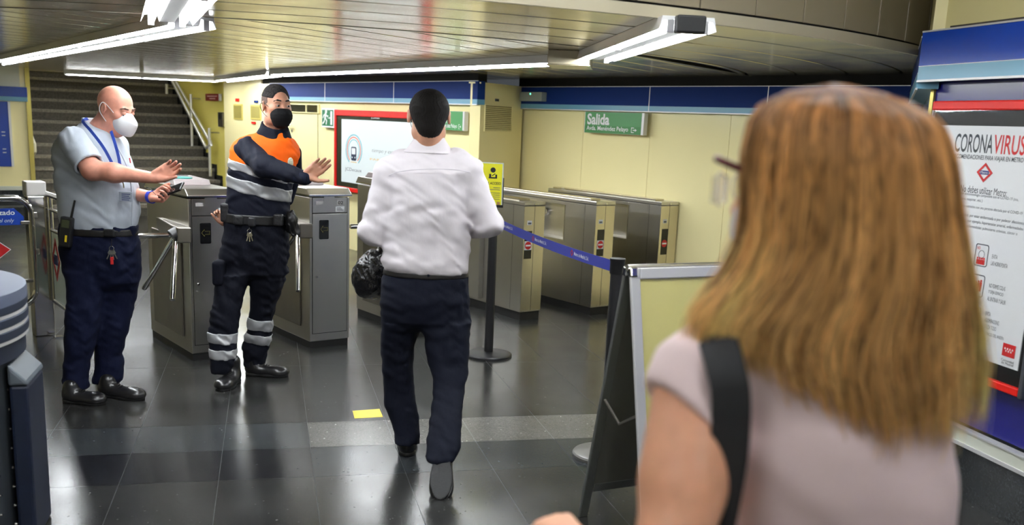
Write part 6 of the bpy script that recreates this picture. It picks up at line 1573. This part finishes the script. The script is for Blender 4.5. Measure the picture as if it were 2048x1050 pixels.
for i in range(nst):
    th = rg.uniform(0, 2 * math.pi)
    df = abs((th - fa + math.pi) % (2 * math.pi) - math.pi)
    if df < .80 and rg.random() < .9: continue                                   # no hair over the face
    rad = 1.015 - .11 * rg.random() ** 1.3
    ci = int((th / (2 * math.pi)) * 90) % 90; cl = clump[ci]; cl2 = clump[(ci * 7 + 31) % 400]
    # lower end follows the cut of the hair: shorter on the left over the shoulder, longest in the middle right
    s_lat = math.cos(th)
    yend = np.interp(s_lat, [-1, -.7, -.35, 0, .35, .8, 1], [668, 690, 725, 790, 822, 800, 745]) + rg.normal(0, 20) + 620 * cl
    z_end = at(1650 + 250 * s_lat, yend, D).z
    z0 = zt - .001
    P0 = part_c + np.array([0, 0, rg.uniform(-.006, .003)])
    pts = []; ph = rg.uniform(0, 6.28); wv = rg.uniform(.002, .010) ; tw = rg.normal(0, .10)
    lev = (z0 - z_end)
    for k in range(seg + 1):
        t = k / seg
        # run over the crown first, then down
        z = z0 - lev * (t ** 1.45)
        cx, cy, a, b = hz(max(z, zb))
        th2 = th + tw * t + cl * 1.6 * t
        gather = 1 + .045 * math.sin(th * 11 + cl2 * 60) * t + 1.1 * cl * t * t
        fl_ = rad * gather
        curl_in = 1.0 - .05 * max(0, t - .85) / .15
        ox = a * math.cos(th2) * fl_ * curl_in; oy = b * math.sin(th2) * fl_ * curl_in
        w = wv * math.sin(ph + t * 7 + cl * 30) * t
        p = np.array([cx, cy, z]) + LN * (ox + w) + AWn * oy
        if t < .16: p = P0 * (1 - t / .16) + p * (t / .16) if k else P0
        pts.append(p)
    rd_ = rg.uniform(.0007, .0013) * (1.4 if rg.random() < .3 else 1)
    base = len(vs)
    for k, p in enumerate(pts):
        tt = pts[min(k + 1, seg)] - pts[max(k - 1, 0)]; tt = tt / (np.linalg.norm(tt) + 1e-9)
        out = np.array([p[0] - cx, p[1] - cy, .0]); out /= np.linalg.norm(out) + 1e-9
        sd_ = np.cross(tt, out); sd_ /= np.linalg.norm(sd_) + 1e-9
        r = rd_ * (1 - .75 * max(0, k / seg - .8) / .2)
        vs += [p + sd_ * r * 1.5, p + out * r, p - sd_ * r * 1.5]
        t = k / seg
        tone = np.clip(t * 1.15 - .12 + rg.normal(0, .02), 0, 1)
        rootc = np.array(S(150, 98, 50)); tipc = np.array(S(220, 172, 108))
        c_ = (rootc * (1 - tone) + tipc * tone) * (1 + cl2 * 10 + cl * 6) * (.38 if rg.random() < .22 else 1) * 1.4 
        colr += [tuple(np.clip(c_, 0.01, 1)) + (1,)] * 3
    for k in range(seg):
        for e in range(3): fs.append((base + 3 * k + e, base + 3 * k + (e + 1) % 3, base + 3 * k + 3 + (e + 1) % 3, base + 3 * k + 3 + e))
    cnt += 1
me = bpy.data.meshes.new('hair'); V = np.array(vs) - nv(W.o); F = np.array(fs)
me.vertices.add(len(V)); me.vertices.foreach_set('co', V.astype(np.float32).ravel()); me.loops.add(F.size); me.loops.foreach_set('vertex_index', F.astype(np.int32).ravel())
me.polygons.add(len(F)); me.polygons.foreach_set('loop_start', np.arange(0, F.size, 4, dtype=np.int32)); me.polygons.foreach_set('loop_total', np.full(len(F), 4, np.int32)); me.polygons.foreach_set('use_smooth', np.ones(len(F), bool)); me.update(calc_edges=True)
ca = me.color_attributes.new('lock', 'FLOAT_COLOR', 'POINT'); ca.data.foreach_set('color', np.array(colr, dtype=np.float32).ravel())
me.materials.append(hairm); ho = bpy.data.objects.new('hair', me); COL.objects.link(ho); ho.parent = W.t; ho['kind'] = 'stuff'
# shoulder strap and bag
sm = mat('black woven strap', (.012, .012, .014), .6, bump=(200, .3))
bagc = P_(.02, -.03, .80)
t = thing('shoulder_bag', P_(-.215, .02, .62), 0, 'black bag strap running over the woman\'s left shoulder', 'bag')
b = MB()
sp_ = curve_pts([at(1360, 700, D + .14), at(1378, 668, D + .07), at(1402, 655, D + .00), at(1430, 672, D - .065), at(1452, 740, D - .108), at(1462, 800, D - .118), at(1458, 900, D - .118), at(1446, 980, D - .115), at(1430, 1060, D - .11), at(1400, 1180, D - .09), P_(-.235, -.04, .80)], 8)
vs = []; 
for i, p in enumerate(sp_):
    t_ = (sp_[min(i + 1, len(sp_) - 1)] - sp_[max(i - 1, 0)]).normalized()
    nn = (p - at(1640, 800, D + .02)); nn = Vector((0, 0, 1)) * max(0, 1 - i / 30) - AWAY * min(1, i / 22) - LAT * .25
    nn = (nn - t_ * nn.dot(t_)).normalized(); s_ = t_.cross(nn).normalized() * .0235
    for q in (p - s_, p + s_, p + s_ * .95 + nn * .004, p - s_ * .95 + nn * .004): vs.append(q - t.location)
N = len(sp_); b.add(vs, [(4 * i + k, 4 * i + (k + 1) % 4, 4 * i + 4 + (k + 1) % 4, 4 * i + 4 + k) for i in range(N - 1) for k in range(4)] + [(0, 1, 2, 3)]); b.build('strap', sm, t, autosmooth=40)
mesh_obj('bag_body', [surf([rbox(P_(-.27, .01, .66), (.055, .15, .13), (LAT, AWAY, Z), .04, 0)], .008)], mat('black leather bag', (.014, .014, .016), .4), t, t.location)
